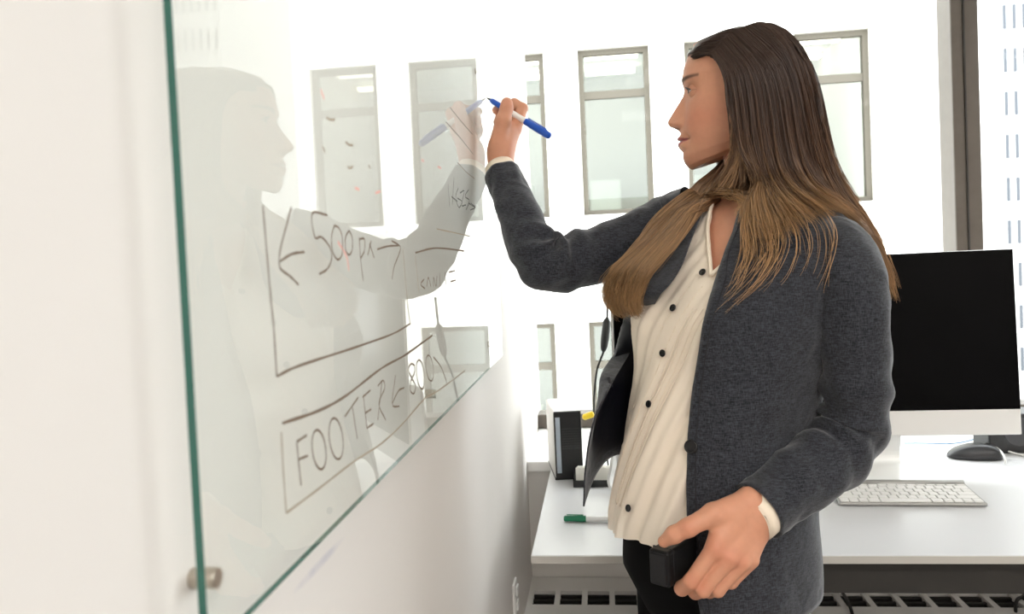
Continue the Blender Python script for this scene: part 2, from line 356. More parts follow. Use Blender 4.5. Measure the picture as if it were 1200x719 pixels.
strokes('handwriting', [[(348, 517.5), (350, 540), (353, 568.7)], [(347.7, 517.5), (359.6, 509.5)], [(350, 538), (361, 533.5)], ell(374, 526.5, 8, 23, .1), ell(394, 513.7, 8, 24, .1),
    [(404, 488), (420, 465)], [(413, 477), (418.7, 514)], [(425, 465), (434, 457)], [(426, 465), (430, 501.5)], [(427.7, 484), (435, 479)], [(430, 501.5), (438, 496)],
    [(447.5, 447), (442.7, 492)], [(442.7, 452), (449, 445.6), (450.7, 455), (444, 473), (452, 492)],
    [(463.5, 439), (459.7, 472.7), (468, 476)], [(459.7, 472.7), (466.7, 458), (473.7, 454)],
    [(486, 428), (482, 426), (479, 433), (483, 443), (487, 452), (485, 461), (481, 457), (482, 446), (486, 436), (486, 428)], ell(493, 438.5, 4.5, 17, .1), ell(503.5, 431, 4.3, 15, .1), [(508, 418), (517, 430), (524, 449)]], M_ink, .0017)  # last stroke: a diagonal reflection line drawn in ink colour
strokes('handwriting', [[(525, 216), (527, 242)], [(532, 208), (530, 240)], [(529, 230), (536, 236)], [(537, 220), (534, 231), (538, 243), (541, 236), (536, 232)], [(539, 226), (544, 224), (541, 240), (546, 240)], [(549, 222), (545, 230), (550, 235), (546, 246)], [(549, 238), (557, 243)], [(551, 246), (557, 243), (552, 238)]], M_inkd, .0018)
for st_ in [[(497, 327), (493, 333), (498, 338)], [(500, 336), (502, 325), (505, 336)], [(508, 336), (508, 325), (511, 335), (512, 323)], [(515, 320), (516, 336)], [(521, 318), (523, 334)]]: strokes('handwriting', [st_], M_ink, .0018)
strokes('handwriting', [[(526, 319), (533, 317)]], M_ink, .0018)
strokes('handwriting', [[(528, 330), (534, 328)]], M_ink, .0018)
strokes('sketch_line', [[(556, 125), (556, 210), (556, 261)], [(527.5, 126), (543, 145), (554, 157.5)], [(522.6, 142.5), (540, 162), (554, 180)], [(536, 190), (547, 202), (556, 209)]], M_ink, .0012)
strokes('marker_trace', [[(382.5, 137.5), (387, 140), (392.5, 140)], [(405, 166), (409, 169.5), (414, 170)], [(407.5, 195), (410.5, 197), (414, 194)], [(432, 193), (434, 197)], [(378, 172), (381, 178)]], M_inkf, .0022)
strokes('marker_trace', [[(376, 105), (380, 116)], [(416, 220), (421, 222)], [(440, 226), (446, 224)], [(494, 187), (497, 189)], [(513, 195), (517, 197)], [(396, 283), (406, 300), (409, 317)]], M_inkr, .0024)

# wall outlet near the desk
t = empty('wall_outlet', WX(602, 699, XW)); tag(t, 'small white power outlet plate low on the board wall', 'outlet')
l = t.location; part(box('plate', (XW, l.y - .024, l.z - .035), (XW + .006, l.y + .024, l.z + .035), M_sill, bevel=.002), t)
for q in (-.016, .016): part(box('socket', (XW + .006, l.y - .012, l.z + q - .010), (XW + .011, l.y + .012, l.z + q + .010), M_lampf, bevel=.002), t)

# ------------------------------------------------------------------ desk and radiator cover
DL = WZ(627, 653, DESK); dl_x = np.mean([DL.x, WZ(642, 548, DESK).x]); dfy = np.mean([DL.y, WZ(1180, 650, DESK).y]); dfy = WZ(1000, 651, DESK).y
M_desk = mat('white_laminate', S(208, 208, 209), .3, spec=.4); M_dedge = mat('desk_edge', S(190, 186, 178), .5); M_apron = mat('dark_apron', S(42, 39, 35), .6, var=(20, .1)); M_legm = mat('desk_leg_metal', S(150, 148, 145), .4, metal=.6)
desk = empty('desk', (1.2, (dfy + YB) / 2, 0)); tag(desk, 'long white laminate desk under the window', 'desk')
part(box('desktop', (dl_x, dfy + .002, DESK - .014), (3.0, YB - .02, DESK), M_desk, bevel=.0015), desk)
part(box('edge_band', (dl_x, dfy, DESK - .014), (3.0, dfy + .002, DESK - .001), M_dedge), desk)
ax = W(880, 680, dfy + .06).x
part(box('apron', (ax, dfy + .04, DESK - .083), (2.96, dfy + .06, DESK - .014), M_apron), desk)
for x in (.10, 2.92):
    for y in (dfy + .09, YB - .34): part(box('leg', (x, y, 0), (x + .04, y + .04, DESK - .014), M_legm, bevel=.003), desk)
RZ = .415
rad = empty('radiator_cover', (1.4, YB - .1, 0)); tag(rad, 'grey metal radiator cover with slotted top grille beneath the desk', 'radiator')
RY0, RY1 = YB - .26, YB - .006
part(box('front_panel', (XW + .004, RY0, .0), (2.98, RY0 + .012, RZ - .012), M_grey), rad)
M_void = mat('radiator_inside', S(45, 43, 40), .9)
part(box('inside', (XW + .004, RY0 + .02, .05), (2.98, RY1 - .01, RZ - .05), M_void), rad)
gy0, gy1 = RY0 + .09, RY1 - .085
part(box('top_strip', (XW, RY0, RZ - .012), (2.98, gy0, RZ), M_grey), rad); part(box('top_strip', (XW, gy1, RZ - .012), (2.98, RY1, RZ), M_grey), rad)
sw, sg = .055, .014; x = XW; proto_s = None
k = 0
while x < 2.95:
    if proto_s is None: proto_s = box('grille_bar', (XW, gy0, RZ - .012), (XW + sg, gy1, RZ), M_grey); part(proto_s, rad); o = proto_s
    else: o = proto_s.copy(); COL.objects.link(o); o.location = (x - XW, 0, 0)
    x += sw + sg; k += 1
k = 0
for q in range(3):
    yy = gy0 + (gy1 - gy0) * (q + .5) / 3
    part(box('grille_wire', (XW, yy - .004, RZ - .011), (2.98, yy + .004, RZ - .006), M_void), rad)
M_blk = mat('black_plastic', S(26, 26, 27), .4, var=(50, .1)); M_cable = mat('black_cable', S(22, 22, 22), .5)
p = [WZ(985, 690, RZ + .004), WZ(998, 716, RZ + .004), WZ(1003, 724, RZ + .004) + Vector((0, -.06, -.1)), Vector((WZ(1003, 724, RZ).x + .02, RY0 - .05, .01))]
tag(tube('power_cable', p, .004, M_cable, n=30), 'thin black cable hanging across the radiator grille', 'cable')
p = [WZ(1200, 697, RZ + .004), WZ(1190, 712, RZ + .004), WZ(1180, 720, RZ + .004) + Vector((0, -.07, -.1)), Vector((WZ(1180, 724, RZ).x, RY0 - .06, .01))]
tag(tube('power_cable', p, .004, M_cable, n=30), 'black cable curling over the right end of the visible grille', 'cable')

# ------------------------------------------------------------------ desk things
M_alu = mat('satin_aluminium', S(222, 221, 218), .35, metal=.35, spec=.5); M_scr = mat('black_screen_glass', S(4, 4, 5), .08, spec=.06); M_scrb = mat('screen_bezel_black', S(8, 8, 9), .12)
def imac(name, label, bl, right, up, nrm, width):     # bl: lower left front corner of the chin
    t = empty(name, tuple(bl + right * width / 2 - up * .095)); tag(t, label, 'monitor')
    t.location.z = DESK
    H = .42; chin = .058
    # body: front slab then bulged back
    V = []; nx, nz = 17, 11; back = -nrm
    for iz in range(nz):
        for ix in range(nx):
            a = ix / (nx - 1); b = iz / (nz - 1); bulge = .032 * max(0, 1 - (2 * a - 1) ** 2) * max(0, 1 - (2 * b - 1) ** 2) + .006
            V.append(bl + right * (a * width) + up * (b * H) + back * bulge)
    nb = len(V)
    Fc = grid_faces(nz, nx)
    o = obox('body', bl, right * width, up * H, back * .0065, M_alu, None, .0028, 2); part(o, t)
    part(obj('back_shell', V, [f[::-1] for f in Fc], M_alu, None, True), t)
    sc = obox('screen', bl + up * chin + nrm * .0012 + right * .001, right * (width - .002), up * (H - chin - .001), back * .0012, M_scr, None, .0005, 1); part(sc, t)
    # stand: bent foot
    cx_ = bl + right * width / 2
    h = bl.z - DESK
    prof = [(-.045, .10 + 0), (-.05, .06), (-.052, .02), (-.045, .006), (-.02, .004), (.075, .004)]
    V = []; wdt = .095
    pts = catmull([Vector((0, a, b)) for a, b in ((-.07, h + .16), (-.085, h * .9), (-.098, .03), (-.085, .006), (-.05, .0035), (.03, .0035), (.085, .0035))], 24)
    T = np.gradient(pts, axis=0)
    for p, tt in zip(pts, T):
        n = np.cross([1, 0, 0], tt / np.linalg.norm(tt)) * .0035
        for s in (-1, 1):
            for q in (-1, 1):
                base = Vector((cx_.x, cx_.y, DESK)) + Vector((right.x, right.y, 0)).normalized() * (s * wdt)
                V.append(base + nrm_h(nrm) * (p[1] + q * n[1]) + Vector((0, 0, p[2] + q * n[2])))
    Fc = []
    for i in range(23):
        b = 4 * i
        for (a, c) in ((0, 1), (1, 3), (3, 2), (2, 0)): Fc.append((b + a, b + c, b + 4 + c, b + 4 + a))
    Fc += [(0, 2, 3, 1), (92, 93, 95, 94)]
    part(obj('stand', V, Fc, M_alu, None, False), t); return t
def nrm_h(n): return Vector((n.x, n.y, 0)).normalized()
cr = WZ(1198, 509, DESK + .095); rgt = Vector((1, -.02, 0)).normalized(); nr = Vector((rgt.y, -rgt.x, 0)); tilt = .05
nr = (nr * math.cos(tilt) + Vector((0, 0, 1)) * math.sin(tilt)).normalized(); up = nr.cross(rgt)
if up.z < 0: up = -up
imac('computer_monitor', 'large silver monitor with dark screen above the white keyboard', cr - rgt * .65, rgt, up, nr, .65)
MONY = cr.y
# second display angled behind her, only its silver edge shows
e2 = W(717, 362, 1.86); e2.z = DESK + .095
rg2 = Vector((.62, .78, 0)).normalized(); e2.y = 1.60; e2.x = W(718, 362, 1.60).x
rg2 = Vector((.55, .83, 0)).normalized(); nr2 = Vector((rg2.y, -rg2.x, 0)); up2 = Vector((0, 0, 1))
imac('computer_monitor', 'angled silver monitor mostly hidden behind the standing woman', e2, rg2, up2, nr2, .40)

# keyboard with separate keys
kb = empty('keyboard', WZ(1072, 590, DESK)); tag(kb, 'white wireless keyboard lying on the desk', 'keyboard')
k0 = WZ(984, 589.5, DESK + .006); k1 = WZ(1158, 590.5, DESK + .006); kr = (k1 - k0); kw = kr.length; kr.normalize(); kb_ = Vector((-kr.y, kr.x, 0)); kd = .125
ku = (Vector((0, 0, 1)) - kb_ * .08).normalized(); kb_ = (kb_ + Vector((0, 0, 1)) * .08).normalized()
M_key = mat('white_keys', S(236, 235, 232), .45); M_kbase = mat('keyboard_aluminium', S(168, 167, 163), .4, metal=.3)
org = Vector((k0.x, k0.y, DESK + .0015))
part(obox('base_plate', org, kr * kw, kb_ * kd, ku * .006, M_kbase, None, .002, 2), kb)
q0 = org + kb_ * (kd - .011) + ku * .001 - Vector((0, 0, .001)); part(tube('battery_tube', [q0 + kr * .002 + ku * .003, q0 + kr * (kw - .002) + ku * .003], .0088, M_kbase, None, 20), kb)
rows_k = [[1] * 14, [1] * 13 + [1.5], [1.5] + [1] * 13, [1.8] + [1] * 11 + [1.8], [2.3] + [1] * 10 + [2.3], [1, 1, 1, 1.25, 5.3, 1.25, 1, 1, 1, 1]]
kmeshes = {}; yk = kd - .024; rh = (kd - .028) / 5.6
for r, rw in enumerate(rows_k):
    h = rh * (.55 if r == 0 else 1.0); yk -= h; tot = sum(rw); xk = .004
    for w_ in rw:
        wd = w_ / tot * (kw - .008); key = (round(wd, 4), round(h, 4))
        if key not in kmeshes:
            bm = bmesh.new(); box_bm(bm, (0, 0, 0), (wd - .0022, h - .0022, .0026), .0006, 1)
            me = bpy.data.meshes.new('key'); bm.to_mesh(me); bm.free(); me.materials.append(M_key); kmeshes[key] = me
        o = bpy.data.objects.new('key', kmeshes[key]); COL.objects.link(o); o.parent = kb
        Mx = Matrix((kr, kb_, ku)).transposed().to_4x4(); Mx.translation = org + kr * xk + kb_ * yk + ku * .006
        o.matrix_parent_inverse = Matrix.Translation(-Vector(kb.location)); o.matrix_basis = Mx
        xk += wd

# mouse
mo = empty('computer_mouse', WZ(1144, 541, DESK)); tag(mo, 'black computer mouse beside the keyboard', 'mouse')
ma = WZ(1112, 538, DESK); mb_ = WZ(1178, 540, DESK); mc = (ma + mb_) / 2; mx_ = (mb_ - ma); ml_ = mx_.length / 2; mx_.normalize(); my_ = Vector((-mx_.y, mx_.x, 0))
V = []; nr_, nc_ = 14, 36
for i in range(nr_):
    e = math.pi / 2 * i / (nr_ - 1)
    for j in range(nc_):
        a = 2 * math.pi * j / nc_; c_, s_ = math.cos(a), math.sin(a); rr = (abs(c_) ** 2.5 + abs(s_) ** 2.5) ** (-1 / 2.5)
        u = rr * c_ * max(0.0, math.cos(e)) ** .55; v = rr * s_ * max(0.0, math.cos(e)) ** .55
        V.append(mc + my_ * .02 + mx_ * (u * ml_) + my_ * (v * .03) + Vector((0, 0, .002 + .034 * math.sin(e) ** .8 * (1 + .18 * u - .25 * u * u))))
Fc = grid_faces(nr_, nc_, True); Fc.append(tuple(range(nc_))[::-1])
part(obj('shell', V, Fc, mat('mouse_black', S(34, 33, 36), .32, spec=.5), None, True), mo)
wc = mc + my_ * .02 + mx_ * .028 + Vector((0, 0, .034)); part(lathe('scroll_wheel', wc - my_ * .003, wc + my_ * .003, ((0, .005), (.001, .006), (.005, .006), (.006, .005)), M_blk), mo)
# cables and dark box by the right side
M_wc = mat('white_cable', S(225, 224, 220), .5); M_bc = mat('blue_cable', S(60, 120, 160), .5)
tag(tube('usb_cable', [WZ(1140, 512, DESK + .004), WZ(1155, 518, DESK + .01), WZ(1170, 526, DESK + .02), WZ(1177, 535, DESK + .02), WZ(1178, 543, DESK + .003)], .0024, M_wc, n=30), 'white cable bending down behind the black mouse', 'cable')
tag(tube('usb_cable', [WZ(1147, 512, DESK + .004), WZ(1160, 520, DESK + .006), WZ(1180, 528, DESK + .006), WZ(1205, 534, DESK + .003), WZ(1240, 536, DESK + .003)], .0024, M_wc, n=30), 'white cable running off along the desk past the mouse', 'cable')
tag(tube('network_cable', [WZ(1060, 519, DESK + .003), WZ(1082, 519, DESK + .003), WZ(1120, 519, DESK + .003), WZ(1146, 513, DESK + .004), WZ(1160, 508, DESK + .004)], .0016, M_bc, n=30), 'thin blue cable lying behind the monitor stand', 'cable')
bo = WZ(1160, 532, DESK); spk = empty('desk_speaker', (bo.x + .07, bo.y + .04, DESK)); tag(spk, 'black box speaker standing on the desk behind the monitor', 'speaker')
part(box('cabinet', (bo.x, bo.y + .002, DESK), (bo.x + .14, bo.y + .09, DESK + .10), M_blk, bevel=.006, seg=3), spk)
part(lathe('speaker_cone', (bo.x + .07, bo.y + .002, DESK + .055), (bo.x + .07, bo.y - 1, DESK + .055), ((0, .036), (.002, .035), (.001, .028), (0.0005, .012)), mat('cone_grey', S(60, 60, 62), .6), sides=24), spk)

# external drive
fl, frr, bk = WZ(651.7, 563, DESK), WZ(683, 558.6, DESK), WZ(640, 534, DESK)
dyv = (bk - fl).normalized() * .17; dxl = (frr - fl).length * .97; dx = Vector((dyv.y, -dyv.x, 0)).normalized() * dxl; hz = Vector((0, 0, abs(W(651, 483.5, fl.y).z - DESK)))
dr = empty('external_drive', tuple(fl + dx / 2 + dyv / 2)); tag(dr, 'upright external drive with white sides and black front on the desk corner', 'hard drive')
M_dw = mat('drive_white', S(222, 219, 214), .4); du, dv, dzv = dx.normalized(), dyv.normalized(), Vector((0, 0, 1))
part(obox('case', fl + dv * .006 + dzv * .002, dx, dyv, hz, M_dw, None, .004, 3), dr)
part(obox('front_panel', fl + du * .0005 + dzv * .002, dx - du * .001, dv * .008, hz, M_blk, None, .003, 2), dr)
part(obox('foot', fl - du * .001 + dv * .004, dx + du * .002, dyv, dzv * .006, M_blk, None, .001, 1), dr)
part(obox('label_strip', fl + du * .004 - dv * .0006 + dzv * .018, du * .011, dv * .001, dzv * (hz.z - .03), mat('drive_label', S(176, 186, 198), .5)), dr)
part(obox('vent_slot', fl + du * (dxl * .32) + dv * .05 + dzv * (hz.z + .0018), du * (dxl * .36), dv * .09, dzv * .001, mat('vent_white', S(245, 245, 243), .3)), dr)
M_rib = mat('vent_rib_black', S(40, 40, 42), .5)
for q in range(9): part(obox('vent_rib', fl + du * .019 - dv * .0008 + dzv * (.075 + .006 * q), du * (dxl - .024), dv * .001, dzv * .0025, M_rib), dr)

# card tray with cards
tl = WZ(672, 571, DESK); tr_ = WZ(722, 569, DESK)
ty = tl.y; ct = empty('card_tray', ((tl.x + tr_.x) / 2, ty + .03, DESK)); tag(ct, 'black desk tray holding small white cards beside the drive', 'tray')
x0, x1 = tl.x, tl.x + .115
for nm, lo, hi in (('tray_base', (x0, ty, DESK), (x1, ty + .07, DESK + .004)), ('tray_wall', (x0, ty, DESK + .004), (x1, ty + .003, DESK + .016)), ('tray_wall', (x0, ty + .067, DESK + .004), (x1, ty + .07, DESK + .03)), ('tray_wall', (x0, ty + .003, DESK + .004), (x0 + .003, ty + .067, DESK + .022)), ('tray_wall', (x1 - .003, ty + .003, DESK + .004), (x1, ty + .067, DESK + .022))):
    part(box(nm, lo, hi, M_blk), ct)
M_card = mat('white_card', S(235, 233, 226), .6)
for q in range(5):
    o = obox('business_card', Vector((x0 + .006 + .001 * q, ty + .012 + .008 * q, DESK + .0045)), Vector((.085 + .003 * (q % 2), 0, 0)), Vector((0, .0012, 0)), Vector((0, .010, .036 - .001 * q)), M_card)
    tag(o, 'small white card standing in the black desk tray', 'card', 'cards in the desk tray')
for q in range(3):
    p0 = Vector((x0 + .098, ty + .02 + .014 * q, DESK + .0045)); o = lathe('pencil_stub', p0, p0 + Vector((.008, .0, .05)), ((0, .003), (.035, .003), (.042, .0005)), mat('stub_wood', S(190, 160, 90), .6) if q == 0 else bpy.data.materials['stub_wood'], sides=8)
    tag(o, 'short wooden pencil stub standing in the black tray', 'pencil', 'pencil stubs in the tray')

# cable with inline connector hanging in front of the window
cp_ = [W(712, 340, 1.9), W(711.5, 372, 1.9), W(709.5, 392, 1.9), W(707, 412, 1.9), W(700, 432, 1.9), W(697, 455, 1.9), W(696, 478, 1.93), W(697, 520, 1.97), WZ(700, 538, DESK + .003), WZ(706, 538, DESK + .003)]
ca = empty('adapter_cable', (cp_[8].x, cp_[8].y, DESK)); tag(ca, 'black cable with a thick connector hanging beside the angled monitor', 'cable')
part(tube('cord', cp_, .0028, M_cable, None, 8, 60), ca)
part(tube('connector', [cp_[1], cp_[1].lerp(cp_[2], .25), cp_[2], cp_[2].lerp(cp_[3], .7), cp_[3]], (.004, .0095, .0105, .009, .004), M_blk, None, 12, 20), ca)
# yellow clip lying on drive's right
yc = W(689, 487, fl.y + .06); tg = empty('yellow_plug', (yc.x, yc.y, yc.z - .005)); tag(tg, 'yellow plug cap sticking out beside the external drive', 'plug')
M_yel = mat('yellow_plastic', S(238, 205, 40), .4)
part(tube('cap', [yc + Vector((-.014, 0, -.004)), yc + Vector((-.01, 0, -.003)), yc, yc + Vector((.012, 0, .004)), yc + Vector((.015, 0, .005))], (.003, .0075, .008, .008, .004), M_yel, None, 10, 16), tg)
part(tube('lead', [yc + Vector((.014, 0, .004)), yc + Vector((.03, .01, -.02)), Vector((yc.x + .04, yc.y + .03, DESK + .06)), Vector((yc.x + .045, yc.y + .05, DESK + .004))], .0022, M_cable, None, 8, 24), tg)

# green marker on the desk
ga, gb = WZ(661, 611, DESK), WZ(728, 612, DESK); ga.z = gb.z = DESK + .0068
gm = empty('green_marker', ((ga.x + gb.x) / 2, (ga.y + gb.y) / 2, DESK)); tag(gm, 'green capped marker lying on the desk', 'marker')
M_grn = mat('marker_green', S(12, 122, 84), .35); M_mw = mat('marker_white', S(238, 238, 236), .35)
gl = (gb - ga).length
part(lathe('cap', ga, gb, ((0, .004), (.002, .0058), (.045, .0066), (.0455, .006)), M_grn), gm)
gd = (gb - ga).normalized(); part(lathe('barrel', ga + gd * .045, gb, ((0, .006), (gl - .055, .006), (gl - .05, .005)), M_mw), gm)
part(lathe('end_plug', ga + gd * (gl - .012), gb, ((0, .0062), (.008, .0062), (.011, .004)), M_grn), gm)
part(obox('clip', ga + gd * .006 + Vector((0, -.0015, .0072)), gd * .034, Vector((0, .003, 0)), Vector((0, 0, .0014)), M_grn), gm)

# ================================================================== the woman
PH = math.radians(40)
BF = Vector((-math.cos(PH), -math.sin(PH), 0)); BL = Vector((math.sin(PH), -math.cos(PH), 0))     # her front, her left
def sstep(a, b, x): t = np.clip((x - a) / (b - a), 0, 1); return t * t * (3 - 2 * t)
_tz = [.70, .80, .88, .96, 1.03, 1.10, 1.18, 1.25, 1.30, 1.335, 1.36, 1.385, 1.42]
_af = [.140, .140, .138, .130, .124, .124, .130, .122, .100, .080, .066, .058, .054]
_al = [.140, .142, .138, .130, .126, .134, .150, .162, .156, .118, .085, .064, .056]
_cx = [.153, .151, .153, .161, .170, .186, .205, .220, .230, .236, .240, .243, .246]
_cy = [1.20, 1.20, 1.20, 1.20, 1.20, 1.205, 1.215, 1.225, 1.235, 1.24, 1.245, 1.25, 1.255]
def body(z, a, off=0.0):        # a in degrees from her front towards her left
    af = np.interp(z, _tz, _af) + off; al = np.interp(z, _tz, _al) + off
    w = math.radians(a); c, s = math.cos(w), math.sin(w); n = 2.35
    r = (abs(c) ** n + abs(s) ** n) ** (-1 / n)
    bust = .022 * math.exp(-((z - 1.185) / .055) ** 2) * (math.exp(-((a - 32) / 24) ** 2) + math.exp(-((a + 32) / 24) ** 2))
    p = BF * (af * r * c + bust) + BL * (al * r * s)
    return Vector((np.interp(z, _tz, _cx), np.interp(z, _tz, _cy), z)) + p
def angle_for_px(z, px, off, lo=-75, hi=75):
    A = np.linspace(lo, hi, 151); X = [proj(body(z, a, off))[0] for a in A]
    i = int(np.argmin(np.abs(np.array(X) - px))); return A[i]

# ---------------------------------------------------------------- skin, head
SKIN = S(204, 146, 117)
M_skin = mat('skin', SKIN, .5, spec=.35, attr='tint', var=(120, .03), bump=(700, .05, .0004), sss=.12)
HC = W(869, 111, 1.27); HF = Vector((-.985, .17, 0)).normalized(); HL = Vector((-HF.y, HF.x, 0)); HZ = Vector((0, 0, 1))
def head_uz(px, py):            # pixel on the mid plane of the head
    r = ray(px, py); n = np.array(HL); t = (np.array(HC) - EYE) @ n / (r @ n); p = Vector(EYE + r * t) - HC
    return p.dot(HF), p.z
def HP(u, s, z): return HC + HF * u + HL * s + HZ * z
base_px = [(812, 55), (807, 66), (801, 83), (799.5, 96), (802, 107), (803, 118), (803, 130), (802, 142), (799.5, 152), (798, 157), (797.5, 163), (798, 170), (800.5, 179), (800.5, 186), (802, 191), (806, 196), (811, 199)]
full_px = [(802, 107), (800.5, 113), (797, 119), (792, 127), (786.5, 136), (782.8, 142), (782.8, 145.5), (785, 148.5), (790, 150.5), (795, 153), (798, 157)]
lip_px = [(798, 157), (796, 160), (793.6, 163), (793.8, 165), (796.3, 166.3), (794.6, 168.5), (794.3, 171), (796.5, 175), (800.5, 179)]
def tab(pxs):
    a = sorted([head_uz(*p)[::-1] for p in pxs]); return [q[0] for q in a], [q[1] for q in a]
bz, bu = tab(base_px); nz_, nu = tab(full_px); lz, lu = tab(lip_px)
ZCH = bz[0]; ZCR = .104
bz = bz + [.080, .092, .100, ZCR]; bu = bu + [.068, .048, .028, .0]
o_ = np.argsort(bz); bz = list(np.array(bz)[o_]); bu = list(np.array(bu)[o_])
wz_, wv = [ZCH, -.108, -.095, -.075, -.05, -.025, 0, .03, .06, .08, .092, .100, ZCR], [.026, .040, .049, .057, .063, .068, .0715, .0745, .070, .057, .042, .025, .001]
kz, kv = [ZCH, -.10, -.075, -.05, -.02, .02, .05, .075, .092, .100, ZCR], [.01, .035, .055, .070, .085, .095, .090, .072, .048, .028, .001]
def head_uf(z): return np.interp(z, bz, bu)
zlip = head_uz(796, 166.2)[1]; znost = head_uz(792, 149)[1]; zeye = head_uz(808, 112)[1]
NR, NH = 150, 84
rowz = np.concatenate([np.linspace(ZCR, .07, 22)[:-1], np.linspace(.07, .03, 20)[:-1], np.linspace(.03, ZCH, 111)]); NR = len(rowz)
thalf = math.pi * (np.linspace(0, 1, NH) ** 1.45)
ths = np.concatenate([-thalf[:0:-1], thalf[:-1]]); NC = len(ths)
V = []; TINT = []
sk = np.array(SKIN)
for z in rowz:
    uf = head_uf(z); w = np.interp(z, wz_, wv); ub = np.interp(z, kz, kv)
    nose = max(0.0, np.interp(z, nz_, nu) - uf) if nz_[0] <= z <= nz_[-1] else 0.0
    lip = (np.interp(z, lz, lu) - uf) if lz[0] <= z <= lz[-1] else 0.0
    lift = .056 * sstep(-.02, ZCH, z) if z < -.02 else 0.0
    for t in ths:
        c, s_ = math.cos(t), math.sin(t); n = 2.25 if c > 0 else 2.05
        r = (abs(c) ** n + abs(s_) ** n) ** (-1 / n)
        s = w * r * s_; u = (uf if c > 0 else ub) * r * c
        zz = z + lift * ((1 - c) / 2) ** 1.1
        fr = sstep(.0, .5, c)
        u += .0045 * math.exp(-((abs(s) - .045) / .016) ** 2 - ((z + .034) / .02) ** 2) * fr          # cheek bone
        ex = (abs(s) - .036) / .017; u -= .0080 * math.exp(-ex ** 2 - ((z - zeye) / .011) ** 2) * fr    # socket
        u += .003 * math.exp(-((abs(s) - .028) / .018) ** 2 - ((z - zeye - .02) / .008) ** 2) * fr     # brow
        if nose > 0:
            wn = np.interp(z, [znost - .006, znost, znost + .012, zeye], [.0125, .0135, .0115, .0085])
            u += nose * math.exp(-(abs(s) / wn) ** 2.3)
        u += .0055 * math.exp(-((abs(s) - .0135) / .0048) ** 2 - ((z - znost - .004) / .0062) ** 2) * fr  # nostril wing
        u -= .006 * min(1.0, (abs(s) / .0265) ** 2) * math.exp(-((z - zlip) / .013) ** 2) * fr * (1 if abs(s) < .0265 else math.exp(-((abs(s) - .0265) / .012) ** 2))
        ml = max(0.0, 1 - (abs(s) / .0265) ** 2)
        if lip > 0: u += lip * ml ** .8
        u -= .003 * math.exp(-((z - zlip + .05 * (abs(s) / .025) ** 2 * .06) / .0013) ** 2) * (1 if abs(s) < .026 else 0) * fr
        u -= .0035 * math.exp(-((abs(s) - .027) / .004) ** 2 - ((z - zlip) / .006) ** 2) * fr            # mouth corner
        V.append(HP(u, s, zz))
        col = sk.copy(); a = abs(s)
        zup = zlip + .0068 * (1 - (a / .027) ** 2) - .0014 * math.exp(-(a / .004) ** 2); zlo = zlip - .0095 * (1 - (a / .026) ** 2)
        if a < .0265 and c > 0 and zlo < z < zup: col = np.array(S(168, 92, 90)) * (.5 if abs(z - zlip) < .0011 else 1)
        else:
            bl = math.exp(-((a - .048) / .02) ** 2 - ((z + .038) / .022) ** 2) * fr; col = col * (1 - bl * np.array([.04, .16, .17]))
            nt_ = math.exp(-((a - .007) / .0035) ** 2 - ((z - znost + .0045) / .002) ** 2) * fr; col = col * (1 - .75 * nt_)
            tb = np.clip((a - .010) / .046, 0, 1); zb_ = zeye + .0165 + .0045 * math.sin(tb * 2.2); th_ = .0044 * (1 - .5 * tb)
            if .010 < a < .057 and c > 0:
                k = math.exp(-((z - zb_) / th_) ** 4) * (.62 + .35 * math.sin(tb * 3.1)); col = col * (1 - k) + np.array(S(70, 48, 36)) * k
        TINT.append(col)
Fh = [f[::-1] for f in grid_faces(NR, NC, True)]
b0 = len(V)                                   # close the chin underneath
last = V[-NC:]
cen = HP(.005, 0, ZCH + .055)
for k in range(1, 5):
    f = k / 4.0
    for p in last: V.append(p.lerp(cen, f * .93) + Vector((0, 0, -.008 * math.sin(math.pi * f)))); TINT.append(sk)
for q in range(4):
    for j in range(NC):
        j2 = (j + 1) % NC; a = (NR - 1 + q) * NC; Fh.append((a + j2, a + j, a + NC + j, a + NC + j2))
BODY_V, BODY_F, BODY_T = list(V), list(Fh), list(TINT)
def add_body(V, Fc, T=None):
    b = len(BODY_V); BODY_V.extend(V); BODY_F.extend([tuple(i + b for i in f) for f in Fc]); BODY_T.extend(T if T is not None else [sk] * len(V))
# eyelids and ears
ER = .0118
def eye_c(sg):
    s = .0315
    uf = head_uf(zeye); w = np.interp(zeye, wz_, wv); uu = uf * (1 - (s / w) ** 2.25) ** (1 / 2.25)
    return HP(uu - .0125, sg * s, zeye)
for sg in (-1, 1):
    ec = eye_c(sg)
    for (e0, e1, rr) in ((20, 88, ER + .0014), (-17, -60, ER + .0006)):
        Vl = []; Tl = []
        for i in range(9):
            for j in range(25):
                ad = -100 + 200 * j / 24; a = math.radians(ad); ed = e0 * max(-.12, 1 - (ad / 62) ** 2); ee = math.radians(ed + (e1 - ed) * i / 8)
                Vl.append(ec + (HF * math.cos(ee) * math.cos(a) + HL * sg * math.cos(ee) * math.sin(a) + HZ * math.sin(ee)) * rr)
                Tl.append(sk * (.95 if i else .6))
        add_body(Vl, grid_faces(9, 25), Tl)
    Vl = []
    for i in range(9):
        for j in range(14):
            a = math.pi * i / 8; b = 2 * math.pi * j / 14
            Vl.append(HP(-.010 + .014 * math.sin(a) * math.cos(b), sg * (.068 + .006 * math.sin(a) * math.sin(b)), -.012 + .027 * math.cos(a)))
    add_body(Vl, grid_faces(9, 14, True))
